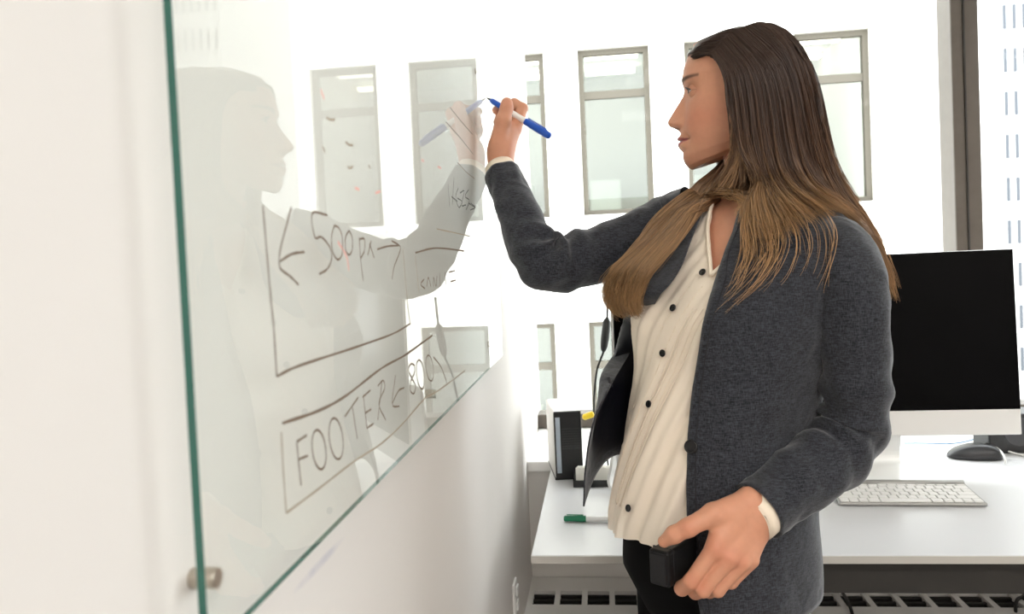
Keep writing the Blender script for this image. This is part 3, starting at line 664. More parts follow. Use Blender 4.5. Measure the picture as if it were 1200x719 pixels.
# neck
nk = [HP(-.012, 0, -.03), HP(-.014, 0, -.07), HP(-.020, 0, -.115), HP(-.024, 0, -.150), Vector((.246, 1.25, 1.385)), Vector((.243, 1.248, 1.345)), Vector((.238, 1.24, 1.31))]
P = catmull(nk, 40); V = []
for i, p in enumerate(P):
    f = i / 39; ra = np.interp(f, [0, .45, .75, 1], [.050, .049, .055, .085]); rb = np.interp(f, [0, .45, .75, 1], [.054, .052, .056, .06])
    for k in range(40):
        a = 2 * math.pi * k / 40; d = math.cos(a); V.append(Vector(p) + HF.lerp(BF, f) * (rb * d + .004 * math.exp(-((a - math.pi * (0 if a < math.pi else 2)) / .25) ** 2) * math.exp(-((f - .4) / .1) ** 2)) + HL.lerp(BL, f) * (ra * math.sin(a)))
add_body(V, [f[::-1] for f in grid_faces(40, 40, True)])
# torso under the clothes
zs = np.linspace(1.40, .80, 40); V = [body(z, a, -.010 if z > 1.24 else -.016) for z in zs for a in np.linspace(-180, 172, 46)]
Fc = grid_faces(40, 46, True); Fc.append(tuple(range(39 * 46, 40 * 46))); add_body(V, Fc)

# ---------------------------------------------------------------- hands by smooth distance fields
def sdf_mesh(prims, h, k, pad=.012):
    A = np.array([p[0] for p in prims] + [p[1] for p in prims]); lo = A.min(0) - pad - .03; hi = A.max(0) + pad + .03
    n = np.ceil((hi - lo) / h).astype(int) + 1
    g = np.stack(np.meshgrid(*[lo[i] + h * np.arange(n[i]) for i in range(3)], indexing='ij'), -1).astype(np.float32)
    D = None
    for (a, b, ra, rb, *kk) in prims:
        a = np.array(a, np.float32); ab = np.array(b, np.float32) - a; t = np.clip(((g - a) @ ab) / max(1e-9, float(ab @ ab)), 0, 1)
        d = np.linalg.norm(g - a - t[..., None] * ab, axis=-1) - (ra + (rb - ra) * t); q = kk[0] if kk else k
        if D is None: D = d
        else: hh = np.clip(.5 + .5 * (D - d) / q, 0, 1); D = D * (1 - hh) + d * hh - q * hh * (1 - hh)
    ins = D < 0; c = [ins[i:n[0] - 1 + i, j:n[1] - 1 + j, l:n[2] - 1 + l] for i in (0, 1) for j in (0, 1) for l in (0, 1)]
    cnt = sum(x.astype(int) for x in c); act = (cnt > 0) & (cnt < 8); idx = -np.ones(act.shape, int); cells = np.argwhere(act); idx[act] = np.arange(len(cells))
    acc = np.zeros((len(cells), 3)); num = np.zeros(len(cells)); cor = [(i, j, l) for i in (0, 1) for j in (0, 1) for l in (0, 1)]
    for e0 in cor:
        for ax in range(3):
            if e0[ax]: continue
            e1 = list(e0); e1[ax] = 1; v0 = D[tuple((cells + e0).T)]; v1 = D[tuple((cells + e1).T)]; m = (v0 < 0) != (v1 < 0)
            t = np.where(m, v0 / np.where(m, v0 - v1, 1), 0); p = cells + np.array(e0) + 0.0; p[:, ax] += t; acc[m] += p[m]; num[m] += 1
    V = lo + h * acc / num[:, None]; Fc = []
    for ax in range(3):
        s0 = [slice(1, None)] * 3; s0[ax] = slice(0, -1); s1 = [slice(1, None)] * 3; s1[ax] = slice(1, None)
        a_, b_ = ins[tuple(s0)], ins[tuple(s1)]; e = np.argwhere(a_ != b_); off = np.ones(3, int); off[ax] = 0
        for q in e:
            base = q + off; o1 = (ax + 1) % 3; o2 = (ax + 2) % 3; d1 = np.zeros(3, int); d1[o1] = 1; d2 = np.zeros(3, int); d2[o2] = 1
            try: f = [idx[tuple(base)], idx[tuple(base - d1)], idx[tuple(base - d1 - d2)], idx[tuple(base - d2)]]
            except IndexError: continue
            if min(f) < 0: continue
            Fc.append(tuple(f) if a_[tuple(q)] else tuple(f[::-1]))
    return V, Fc
def chain(prims, pts, k=None):
    for (a, b) in zip(pts[:-1], pts[1:]): prims.append((W(*a[:3]), W(*b[:3]), a[3], b[3]) + ((k,) if k else ()))
def tint_hand(V, tips, knk):
    T = []
    for v in V:
        c = sk.copy()
        for p, r in knk: c = c * (1 - np.array([.03, .13, .14]) * math.exp(-((Vector(v) - p).length / r) ** 2))
        T.append(c)
    return T
lh = []
chain(lh, [(908, 590, 1.05, .026), (893, 600, 1.035, .0265), (886, 601, 1.028, .025)], .012)
for pts in ([(878, 586, 1.022, .0175), (838, 641, .982, .0125)], [(884, 596, 1.025, .0175), (853, 652, .983, .0125)], [(888, 607, 1.03, .0165), (867, 657, .992, .0118)], [(890, 616, 1.035, .015), (878, 655, 1.002, .0108)]): chain(lh, pts, .012)
chain(lh, [(838, 641, .982, .0108), (809, 681, .978, .0092), (799, 689, .995, .0093), (801, 684, 1.014, .0083)], .0035)
chain(lh, [(855, 653, .981, .0108), (824, 691, .979, .0092), (815, 693, 1.0, .0093), (815, 687, 1.018, .0083)], .0035)
chain(lh, [(870, 658, .990, .0102), (841, 691, .989, .0088), (831, 692, 1.008, .0088), (830, 685, 1.024, .008)], .0035)
chain(lh, [(881, 656, 1.0, .0094), (857, 682, .999, .0078), (846, 684, 1.014, .0077), (844, 678, 1.028, .007)], .0035)
chain(lh, [(876, 588, 1.018, .017), (836, 602, .988, .0135), (806, 618, .978, .0112), (790, 626, .98, .0104), (778, 634, .985, .0078)], .006)
chain(lh, [(860, 606, 1.0, .013), (842, 626, .986, .010)], .012)
V, Fc = sdf_mesh(lh, .0017, .006)
kn = [(W(838, 641, .972), .013), (W(853, 652, .972), .013), (W(867, 657, .98), .012), (W(809, 681, .97), .011), (W(823, 689, .97), .011), (W(806, 618, .97), .012)]
add_body(list(V), Fc, tint_hand(V, [], kn))
rh_ = []; DY = .022
def rc(pts, k=None): chain(rh_, [(a, b, y + DY, r) for a, b, y, r in pts], k)
rc([(592, 208, 1.385, .022), (587, 190, 1.385, .0215), (587, 176, 1.385, .0225)], .01)
rc([(584, 178, 1.38, .019), (592, 152, 1.385, .0175)], .012)
rc([(590, 176, 1.39, .019), (601, 153, 1.400, .0150)], .012)
rc([(588, 174, 1.40, .018), (595, 153, 1.415, .0145)], .012)
rc([(583, 168, 1.372, .0155), (590, 141, 1.366, .0135), (593.5, 127, 1.366, .0112), (594, 121, 1.369, .0105)], .006)
rc([(604, 150, 1.400, .0125), (612, 127, 1.418, .0104), (603, 121, 1.424, .009), (592, 126, 1.424, .008)], .0035)
rc([(599, 153, 1.413, .0122), (604, 130, 1.432, .0098), (590, 126, 1.436, .0086), (581.5, 129, 1.430, .0076)], .0035)
rc([(594, 155, 1.42, .0115), (597, 138, 1.438, .0094), (586, 137, 1.438, .0082), (583, 143, 1.428, .0074)], .0035)
rc([(588, 160, 1.424, .0105), (590, 149, 1.438, .0084), (583, 150, 1.432, .0073), (582, 155, 1.424, .0067)], .0035)
V, Fc = sdf_mesh(rh_, .0017, .006); add_body(list(V), Fc, tint_hand(V, [], [(W(594, 122, 1.385), .012), (W(611, 124, 1.405), .013)]))
# forearms under the sleeves
for pts in ([W(992, 495, 1.13), W(935, 562, 1.08), W(905, 590, 1.048)], [W(632, 310, 1.285), W(606, 250, 1.345), W(591, 205, 1.40)]):
    V, Fc = tube_data(catmull(pts, 12), np.linspace(.027, .023, 12), 14); add_body([Vector(v) for v in V], Fc)
for pts in ([W(975, 312, 1.13), W(997, 400, 1.10), W(992, 495, 1.13)], [W(785, 258, 1.37), W(700, 298, 1.33), W(632, 310, 1.285)]):
    V, Fc = tube_data(catmull(pts, 12), np.linspace(.036, .027, 12), 14); add_body([Vector(v) for v in V], Fc)
# legs and feet (below the frame)
LEGS = []
for sg in (-1, 1):
    hip = Vector((.155, 1.20, .80)) + BL * (.062 * sg) + BF * .005; knee = Vector((.165, 1.19, .46)) + BL * (.07 * sg) + BF * .02; ank = Vector((.20, 1.18, .085)) + BL * (.09 * sg) - BF * .01
    LEGS.append((hip, knee, ank)); V, Fc = tube_data(catmull([hip, knee, ank], 20), np.interp(np.linspace(0, 1, 20), [0, .5, .7, 1], [.060, .045, .045, .03]), 14); add_body([Vector(v) for v in V], Fc)
person = obj('person', BODY_V, BODY_F, M_skin, None, True)
at = person.data.color_attributes.new('tint', 'FLOAT_COLOR', 'POINT'); at.data.foreach_set('color', np.hstack([np.array(BODY_T), np.ones((len(BODY_T), 1))]).astype(np.float32).ravel())
tag(person, 'woman in grey blazer and cream blouse writing on the glass board', 'person')

# eyes
M_eyew = mat('eye_white', S(196, 184, 176), .2, spec=.4); M_iris = mat('iris_brown', S(46, 31, 22), .4, spec=.2); M_lash = mat('lash_dark', S(28, 20, 17), .7)
for sg in (-1, 1):
    ec = eye_c(sg); V = []
    for i in range(13):
        e = -math.pi / 2 + math.pi * i / 12
        for j in range(24): a = 2 * math.pi * j / 24; V.append(ec + Vector((math.cos(e) * math.cos(a), math.cos(e) * math.sin(a), math.sin(e))) * ER)
    eye = obj('eye', V, grid_faces(13, 24, True), M_eyew, person, True)
    gz = (HF * .97 + HL * .0 + HZ * .10).normalized(); ctr = ec + gz * (ER * .86)
    a = gz.cross(HZ).normalized(); b = a.cross(gz); V = []
    for r, hgt in ((.0001, .0019), (.0026, .0020), (.0048, .0013), (.0068, -.0002)):
        for j in range(20): w = 2 * math.pi * j / 20; V.append(ctr + gz * hgt + (a * math.cos(w) + b * math.sin(w)) * r)
    obj('iris', V, grid_faces(4, 20, True), M_iris, eye, True)
    V = []
    for j in range(25):
        aa = math.radians(-58 + 116 * j / 24); e = math.radians(20 * max(0, 1 - ((-58 + 116 * j / 24) / 62) ** 2))
        d = HF * math.cos(e) * math.cos(aa) + HL * sg * math.cos(e) * math.sin(aa) + HZ * math.sin(e)
        V += [ec + d * (ER + .0018) + HZ * .0012, ec + d * (ER + .0020) - HZ * .0012, ec + d * (ER + .0058) + HZ * (.0014)]
    Fc = []
    for j in range(24): Fc += [(3 * j, 3 * j + 1, 3 * j + 4, 3 * j + 3), (3 * j + 1, 3 * j + 2, 3 * j + 5, 3 * j + 4)]
    obj('eyelashes', V, Fc, M_lash, person, True)
# finger nails that show
M_nail = mat('nail', S(224, 178, 160), .25, spec=.5)
def nail(c, d, n, l, w):
    d = d.normalized(); s = d.cross(n).normalized(); n = s.cross(d); V = []
    for i in range(7):
        for j in range(7):
            u = i / 6; v = (j / 6 - .5) * 2; ww = w * math.sqrt(max(.05, 1 - max(0, (u - .55) / .5) ** 2)); V.append(c + d * (u * l) + s * (v * ww) + n * (.0012 * (1 - v * v)))
    obj('fingernail', V, grid_faces(7, 7), M_nail, person, True)
tA, tB = W(790, 626, .98), W(777, 634.5, .985); vd = (Vector(EYE) - tA).normalized(); nn = (Vector((0, 0, 1)) * .55 + vd * .8).normalized()
nail(tA + (tB - tA) * .35 + nn * .0087, tB - tA, nn, .012, .0048)

# ---------------------------------------------------------------- fabric materials
def cloth(name, c1, c2, rough=.85, scale=900, bump=.25, sheen=.25):
    m = bpy.data.materials.new(name); m.use_nodes = True; nt = m.node_tree; N = nt.nodes; L = nt.links; b = N['Principled BSDF']
    tc = N.new('ShaderNodeTexCoord'); nz1 = N.new('ShaderNodeTexNoise'); nz1.inputs['Scale'].default_value = scale; nz1.inputs['Detail'].default_value = 2
    mp = N.new('ShaderNodeMapping'); mp.inputs['Scale'].default_value = (1, 1, .22); L.new(tc.outputs['Object'], mp.inputs[0]); L.new(mp.outputs[0], nz1.inputs['Vector'])
    nz2 = N.new('ShaderNodeTexNoise'); nz2.inputs['Scale'].default_value = scale * .5; mp2 = N.new('ShaderNodeMapping'); mp2.inputs['Scale'].default_value = (.3, .3, 1.6); L.new(tc.outputs['Object'], mp2.inputs[0]); L.new(mp2.outputs[0], nz2.inputs['Vector'])
    ad = N.new('ShaderNodeMath'); ad.operation = 'ADD'; L.new(nz1.outputs['Fac'], ad.inputs[0]); L.new(nz2.outputs['Fac'], ad.inputs[1])
    rp = N.new('ShaderNodeMapRange'); rp.inputs['From Min'].default_value = .75; rp.inputs['From Max'].default_value = 1.25; L.new(ad.outputs[0], rp.inputs['Value'])
    mx = N.new('ShaderNodeMix'); mx.data_type = 'RGBA'; L.new(rp.outputs[0], mx.inputs[0]); mx.inputs[6].default_value = (*c1, 1); mx.inputs[7].default_value = (*c2, 1); L.new(mx.outputs[2], b.inputs['Base Color'])
    b.inputs['Roughness'].default_value = rough; b.inputs['Specular IOR Level'].default_value = .2; b.inputs['Sheen Weight'].default_value = sheen
    # soft creases
    nz3 = N.new('ShaderNodeTexNoise'); nz3.inputs['Scale'].default_value = 22; nz3.inputs['Detail'].default_value = 1.5; nz3.inputs['Distortion'].default_value = .6; L.new(tc.outputs['Object'], nz3.inputs['Vector'])
    b1 = N.new('ShaderNodeBump'); b1.inputs['Strength'].default_value = .5; b1.inputs['Distance'].default_value = .010; L.new(nz3.outputs['Fac'], b1.inputs['Height'])
    b2 = N.new('ShaderNodeBump'); b2.inputs['Strength'].default_value = bump; b2.inputs['Distance'].default_value = .0006; L.new(ad.outputs[0], b2.inputs['Height']); L.new(b1.outputs['Normal'], b2.inputs['Normal']); L.new(b2.outputs['Normal'], b.inputs['Normal'])
    return m
M_jack = cloth('grey_wool_blend', S(21, 22, 25), S(62, 64, 71), scale=850); M_line = mat('navy_lining', S(14, 15, 24), .45, bump=(60, .2, .003))
M_seam = mat('seam_dark', S(38, 38, 42), .9); M_trou = mat('black_trousers', S(9, 9, 10), .85, spec=.1, bump=(500, .2, .0005))
M_blou = mat('cream_blouse', S(250, 236, 217), .75, sheen=.1, bump=(400, .1, .0005), alpha=.86); M_cuff = mat('cream_cuff', S(236, 221, 200), .75); M_btn = mat('dark_button', S(20, 19, 20), .25, spec=.5)

# ---------------------------------------------------------------- trousers and shoes
tr = empty('trousers', (0, 0, 0)); 
bpy.data.objects.remove(tr)
zs = np.linspace(.905, .73, 14); V = [body(z, a, -.012 - .03 * max(0, (.80 - z) / .07)) for z in zs for a in np.linspace(-180, 172, 46)]; Fc = grid_faces(14, 46, True); Fc.append(tuple(range(13 * 46, 14 * 46)))
for (hip, knee, ank) in LEGS:
    v, f = tube_data(catmull([hip + Vector((0, 0, .03)), hip.lerp(knee, .35), knee, ank], 30), np.interp(np.linspace(0, 1, 30), [0, .3, .6, 1], [.074, .072, .060, .045]), 22); b = len(V); V += [Vector(x) for x in v]; Fc += [tuple(i + b for i in q) for q in f]
obj('trousers', V, Fc, M_trou, person, True)
M_shoe = mat('black_leather', S(18, 17, 17), .3)
for (hip, knee, ank) in LEGS:
    V = []
    for i in range(15):
        f = i / 14; x = -.075 + .25 * f; hw = .034 * math.sin(math.pi * min(1, max(0, .12 + .86 * f))) ** .5 + .004; ht = np.interp(f, [0, .2, .45, .75, 1], [.06, .075, .06, .038, .014])
        for j in range(14):
            a = 2 * math.pi * j / 14; V.append(Vector((ank.x, ank.y, 0)) + BF * x + BL * (hw * math.cos(a)) + Vector((0, 0, max(0.0, ht * .5 + ht * .5 * math.sin(a)) + .001)))
    Fc = grid_faces(15, 14, True); Fc.append(tuple(range(14))); Fc.append(tuple(range(14 * 14, 15 * 14))[::-1]); obj('shoe', V, Fc, M_shoe, person, True)

# ---------------------------------------------------------------- blouse
A = np.linspace(-118, 100, 200); NB = 70; V = []
pk = [angle_for_px(z, px, 0) for z, px in ()]
btn_px = [(828, 320), (793, 362), (780, 413), (766.5, 472), (753.5, 535), (747, 592)]
def surf_at_px(px, py, off=.0):        # nearest front point of the torso that projects to a pixel
    best = None
    for z in np.linspace(.84, 1.36, 105):
        for a in np.arange(-90, 91, 3.0):
            p = body(z, a, off); q = proj(p); d = (q[0] - px) ** 2 + (q[1] - py) ** 2
            if best is None or d < best[0]: best = (d, z, a, p)
    return best[1], best[2], best[3]
btn_za = [surf_at_px(*b)[:2] for b in btn_px]
zbs = [b[0] for b in btn_za][::-1]; abs_ = [b[1] for b in btn_za][::-1]
pfit = np.polyfit(zbs, abs_, 2)
def plk(z): return float(np.polyval(pfit, min(max(z, .85), 1.30)))
print('buttons', btn_za)
zv = btn_za[0][0]
def bl_pt(z, a, ext=0.0):
    d = a - plk(z); dn = sstep(1.24, .9, z); off = -.001
    fold = .0022 * math.sin(d * .55) * sstep(5, 10, abs(d)) + dn * .004 * math.sin(d * .23 + 1.2) + dn * .012 * max(0, 1 - abs(a) / 90)
    if abs(d) < 4.6: fold += .0016
    return body(z, a, off + fold * (.5 + .5 * sstep(-100, -60, a)) + ext)
for i in range(NB):
    t = i / (NB - 1)
    for a in A:
        d = abs(a - plk(1.27)); ztop = zv - .004 + min(.12, d * (.0042 if a < plk(1.27) else .0036)); ztop = min(ztop, 1.385)
        zbot = .858 + .010 * math.sin(math.radians(a) * 3 + 1); V.append(bl_pt(ztop + (zbot - ztop) * t, a))
bo_ = obj('blouse', V, grid_faces(NB, len(A)), M_blou, person, True)
# collar edge band
for sgn in (-1, 1):
    pts = [body(zv - .004 + min(.12, d * (.0042 if sgn < 0 else .0036)), plk(1.27) + sgn * d, .003) for d in np.linspace(0, 26, 14)]
    V, Fc = tube_data(catmull(pts, 40), .0032, 8); obj('collar_band', V, Fc, M_cuff, bo_, True)
def button(name, p, n, r, m, parent, th=.0022):
    n = n.normalized(); V, Fc = lathe_pts(p, p + n, ((0, r * .95), (th * .6, r), (th, r * .92), (th * .8, r * .65), (th * .7, r * .2)), 18); return obj(name, V, Fc, m, parent, True)
def bl_norm(z, a):
    e = body(z, a + 1) - body(z, a - 1); f = body(z + .005, a) - body(z - .005, a); n = e.cross(f); c = Vector((np.interp(z, _tz, _cx), np.interp(z, _tz, _cy), z))
    return n if n.dot(body(z, a) - c) > 0 else -n
for z, a in btn_za: button('button', bl_pt(z, a, .004), bl_norm(z, a), .0055, M_btn, bo_)
z, a, p = surf_at_px(843, 280, .002); 
for d0 in (-4.6, 4.6):         # placket stitch ridges
    pts = [bl_pt(z, plk(z) + d0, .0006) for z in np.linspace(zv - .02, .862, 40)]; V, Fc = tube_data(pts, .0008, 5); obj('placket_edge', V, Fc, M_cuff, bo_, True)
for d0 in (9.5, 13.5, 17.5, 21.5):  # pleats
    pts = [bl_pt(z, plk(z) + d0, .0012) for z in np.linspace(btn_za[1][0], .90, 40)]; V, Fc = tube_data(pts, np.linspace(.0008, .0013, 40), 6); obj('pleat', V, Fc, M_blou, bo_, True)

# ---------------------------------------------------------------- jacket
JO = .013
c0_px = [(865, 252), (850, 290), (833, 340), (820, 400), (810, 460), (805, 520), (804, 580), (807, 640), (818, 700), (824, 730)]
cy_, cx_ = [p[1] for p in c0_px], [p[0] for p in c0_px]
NJ = 80
ROWT = np.linspace(0, 1, NJ)
def near_edge_col(ztop, zhem):
    out = []
    for t in ROWT:
        z = ztop + (zhem - ztop) * t
        y = 400.0
        for _ in range(3):
            px = np.interp(y, cy_, cx_); a = angle_for_px(z, px, JO); y = proj(body(z, a, JO))[1]
        out.append(a)
    k = np.ones(7) / 7; out = np.convolve(np.pad(out, 3, mode='edge'), k, 'valid'); return out
ZT0, ZH0 = 1.335, .762
an = near_edge_col(ZT0, ZH0)
e0_px = [(829, 234), (815, 272), (793, 314), (773, 349), (752, 388), (734, 420), (711, 458), (693, 500), (685, 550), (683, 593)]
e0d = []
for k, (x, y) in enumerate(e0_px):
    if k < 6: e0d.append(surf_at_px(x, y, .016 + .002 * k)[2])
    else: e0d.append(W(x, y, (1.135, 1.15, 1.165, 1.175)[k - 6]))
e0 = catmull(e0d, NJ)
def cyl(p):
    z = p[2]; c = Vector((np.interp(z, _tz, _cx), np.interp(z, _tz, _cy), z)); d = Vector(p) - c; best = None
    for a in np.arange(-110, 30, 1.0):
        q = body(z, a, 0) - c; k = q.normalized().dot(d.normalized())
        if best is None or k > best[0]: best = (k, a, d.length - q.length)
    return best[1], best[2]
e0c = np.array([cyl(p) for p in e0]); ('flap', [tuple(np.round(v, 3)) for v in e0c[::10]])
cols = []; q_list = list(np.linspace(0, 1, 110))
def hem(a): return np.interp(a, [0, 90, 180, 240, 285], [.762, .765, .775, .83, .95])
def top(a): return np.interp(a, [0, 40, 90, 140, 180, 220, 270, 300], [1.335, 1.352, 1.380, 1.395, 1.40, 1.395, 1.385, 1.378])
AEND = 282.0
for q in q_list:
    colp = []
    for i, t in enumerate(ROWT):
        a = an[i] + (AEND - an[i]) * q; aa = np.interp(q, [0, 1], [20, AEND]); zt_, zh_ = top(aa), hem(aa)
        if q == 0: zt_, zh_ = ZT0, ZH0
        z = zt_ + (zh_ - zt_) * t
        off = JO + .005 * sstep(1.0, .78, z) * (.5 + .5 * math.sin(math.radians(a) * 2.0 + .6))
        off += .0035 * noise.noise(Vector((a * .035, z * 9, 3.1))) * sstep(.0, .12, q)
        if 60 < a < 130: off += .004 * math.sin(z * 60 + a * .08) * math.exp(-((z - 1.0) / .07) ** 2)
        colp.append(body(z, a, off))
    cols.append(colp)
lastc = cols[-1]; NF = 16
for k in range(1, NF + 1):
    f = k / NF; colp = []
    for i in range(NJ):
        if k == NF: colp.append(Vector(e0[i])); continue
        z = lastc[i].z + (e0[i][2] - lastc[i].z) * f + .03 * math.sin(math.pi * f) * ROWT[i] ** 3; a = (AEND - 360) + (e0c[i][0] - AEND + 360) * f; off = JO + .006 + (e0c[i][1] - JO - .006) * f ** 1.6 + .043 * math.sin(math.pi * f ** 1.2) * math.exp(-((z - 1.168) / .068) ** 2)
        q = body(z, a, off); colp.append(q.lerp(Vector(e0[i]), sstep(.7, 1, f)))
    cols.append(colp)
NCj = len(cols); V = [cols[j][i] for i in range(NJ) for j in range(NCj)]
Fc = grid_faces(NJ, NCj); nout = len(Fc)
# inner layer: grid shrunk along normals so the cloth has thickness; lining on the inside
me = bpy.data.meshes.new('tmp'); me.from_pydata([tuple(v) for v in V], [], Fc); me.update(); nrm = [v.normal.copy() for v in me.vertices]; bpy.data.meshes.remove(me)
mid = cols[40][40]; ctr = Vector((np.interp(mid.z, _tz, _cx), np.interp(mid.z, _tz, _cy), mid.z)); sgn = 1 if nrm[40 * NCj + 40].dot(mid - ctr) > 0 else -1
if sgn < 0: Fc = [f[::-1] for f in Fc]
V2 = [v - n * sgn * .0028 for v, n in zip(V, nrm)]; nV = len(V)
Fin = [tuple(i + nV for i in f[::-1]) for f in Fc]
fm = [0] * len(Fc); fin_m = []
for i in range(NJ - 1):
    for j in range(NCj - 1): fin_m.append(1 if (4 < j < NCj - 4 and i < NJ - 4) else 0)
rim = []
def rimf(a, b): rim.append((a, b, b + nV, a + nV) if sgn > 0 else (b, a, a + nV, b + nV))
for j in range(NCj - 1): rimf(j + 1, j); rimf((NJ - 1) * NCj + j, (NJ - 1) * NCj + j + 1)
for i in range(NJ - 1): rimf(i * NCj, (i + 1) * NCj); rimf((i + 1) * NCj + NCj - 1, i * NCj + NCj - 1)
V_jack, F_jack = list(V), list(Fc)
jk = obj('jacket', V + V2, Fc + Fin + rim, None, person, True, [M_jack, M_line], fm + fin_m + [0] * len(rim))
# sleeves with folds
def sleeve(name, pts, n=90, sides=44, seed=0, elbow=.5, folds=8, amp=.006, inner=Vector((0, 0, 1))):
    P = catmull([W(*p[:3]) for p in pts], n); R = np.interp(np.linspace(0, 1, n), np.linspace(0, 1, len(pts)), [p[3] for p in pts]); T, fr = frames(P); V = []
    for i, (p, r, (a, b)) in enumerate(zip(P, R, fr)):
        t = i / (n - 1)
        for k in range(sides):
            w = 2 * math.pi * k / sides; d = Vector(a * math.cos(w) + b * math.sin(w)); inn = max(0.0, d.dot(inner))
            g = math.exp(-((t - elbow) / .16) ** 2); rr = r
            rr += amp * g * (inn * math.sin(t * folds * 2 * math.pi / .5 + 2.2 * math.sin(w * 1.0 + seed)) + .35 * math.sin(t * 70 + w * 2 + seed))
            rr += .0042 * noise.noise(Vector((t * 9 + seed, math.cos(w) * 1.3, math.sin(w) * 1.3))) + .002 * noise.noise(Vector((t * 26 + seed, math.cos(w) * 2.4, math.sin(w) * 2.4)))
            V.append(Vector(p) + d * rr)
    Fc = grid_faces(n, sides, True)
    # turned-in cuff
    b = len(V)
    for q, f in ((0, .90), (-5, .88)):
        for k in range(sides): c = Vector(P[-1 + q] if q else P[-1]); v = V[(n - 1) * sides + k]; V.append(c + (v - Vector(P[-1])) * f)
    Fc += [(((n - 1) * sides + k), ((n - 1) * sides + (k + 1) % sides), b + (k + 1) % sides, b + k) for k in range(sides)] + [(b + k, b + (k + 1) % sides, b + sides + (k + 1) % sides, b + sides + k) for k in range(sides)]
    o = obj(name, V, [f[::-1] for f in Fc], M_jack, jk, True); return o, P, R, fr
nsl, nP, nR, nF = sleeve('sleeve', [(950, 283, 1.185, .044), (970, 294, 1.145, .053), (988, 318, 1.11, .054), (996, 355, 1.10, .050), (1000, 400, 1.10, .0465), (1003, 450, 1.105, .0455), (1000, 495, 1.12, .047), (975, 532, 1.105, .048), (937, 560, 1.07, .0445), (908, 582, 1.05, .0425), (889, 598, 1.035, .041)], seed=1.3, elbow=.60, folds=6, amp=.010, inner=Vector((-.8, 0, .5)).normalized())
fsl, fP, fR, fF = sleeve('sleeve', [(815, 252, 1.35, .052), (785, 265, 1.37, .056), (750, 280, 1.36, .052), (710, 295, 1.335, .049), (668, 307, 1.305, .047), (638, 308, 1.285, .0455), (622, 285, 1.30, .042), (608, 250, 1.34, .038), (596, 222, 1.375, .034), (588, 202, 1.395, .032)], seed=4.1, elbow=.52, folds=6, amp=.0075, inner=Vector((.3, 0, 1)).normalized())
# shirt cuffs
for P_, R_ in ((nP, nR), (fP, fR)):
    d = Vector(P_[-1] - P_[-4]).normalized(); p1 = Vector(P_[-1]); pr = [p1 - d * .02, p1 + d * .006, p1 + d * .0145, p1 + d * .0155, p1 + d * .014, p1 - d * .015]; r = R_[-1]
    V, Fc = tube_data(pr, [r * .86, r * .86, r * .855, r * .83, r * .80, r * .79], 36, False); obj('shirt_cuff', V, Fc, M_cuff, bo_, True)
# jacket details: front seam, pocket flap, welt, buttons, arm seam
def jsurf(i, q, lift=.0012):
    a = an[i] + (AEND - an[i]) * q; j = q * 109; j0 = int(j); f = j - j0; p = cols[j0][i].lerp(cols[min(109, j0 + 1)][i], f); n = nrm[i * NCj + j0] * sgn; return p + n * lift
seam = []
for i in range(2, NJ - 1):
    # constant distance from the front edge
    acc = 0; j = 0
    while acc < .013 and j < 20: acc += (cols[j + 1][i] - cols[j][i]).length; j += 1
    seam.append(cols[j][i] + nrm[i * NCj + j] * sgn * .0004)
V, Fc = tube_data(catmull(seam[::4], 60), .0009, 5); obj('front_seam', V, Fc, M_seam, jk, True)
def jnear(px, py):
    best = None
    for i in range(NJ):
        for j in range(0, 75):
            p = cols[j][i]
            if p.y > 1.25: continue
            q = proj(p); d = (q[0] - px) ** 2 + (q[1] - py) ** 2
            if best is None or d < best[0]: best = (d, i, j)
    i, j = best[1:]; return cols[j][i].copy(), nrm[i * NCj + j] * sgn
def strip(name, pxs, w, th, m):        # raised strip following the jacket surface
    V = []
    for (x, y) in pxs:
        p, n = jnear(x, y); V += [p + n * th, p + n * th * .9 + Vector((0, 0, -w))]
    V += [v - Vector((0, 0, 0)) for v in []]
    k = len(pxs); V += [V[2 * i] - jnear(*pxs[i])[1] * th for i in range(k)]
    Fc = [(2 * i, 2 * i + 1, 2 * i + 3, 2 * i + 2) for i in range(k - 1)] + [(2 * k + i, 2 * i, 2 * i + 2, 2 * k + i + 1) for i in range(k - 1)]
    return obj(name, V, Fc, m, jk, True)
strip('pocket_flap', [(873, 560), (885, 556), (900, 552), (915, 548), (930, 544)], .045, .006, M_jack)
strip('chest_welt', [(893, 347), (905, 346), (920, 345), (940, 344)], .012, .002, M_jack)
p, n = jnear(813, 524); bt = button('button', p + n * .001, n, .0098, M_btn, jk, .004)
bi = int(np.argmin([abs(proj(p)[1] - 452) for p in e0])); bq = cols[NCj - 3][bi]
V, Fc = tube_data(catmull([bq + Vector((0, -.002, .008)), bq + Vector((.002, -.003, 0)), bq + Vector((.005, -.003, -.006))], 8), .0022, 6); obj('buttonhole', V, Fc, M_seam, jk, True)
for k in range(4):
    px, py = 919 + 8.3 * k, 621 - 6.3 * k
    # on the sleeve surface facing the camera
    best = min(((proj(v.co)[0] - px) ** 2 + (proj(v.co)[1] - py) ** 2, v.index) for v in nsl.data.vertices if (v.co - Vector(EYE)).length < 1.3 and v.normal.dot(v.co - Vector(EYE)) < 0.02)
    v = nsl.data.vertices[best[1]]; button('cuff_button', v.co.copy(), v.normal.copy() if v.normal.dot(v.co - Vector(EYE)) < 0 else -v.normal, .0062, M_btn, jk, .0035)
# stand collar at the back and far side
V = []
for a in np.linspace(100, 258, 50):
    for h, o_f in ((-.02, JO), (0, JO + .003), (.018, JO + .004), (.020, JO + .001), (.0, JO - .002)):
        zz = top(a) + h; V.append(body(top(a), a, o_f) + Vector((0, 0, h)))
obj('collar', V, grid_faces(50, 5), M_jack, jk, True)

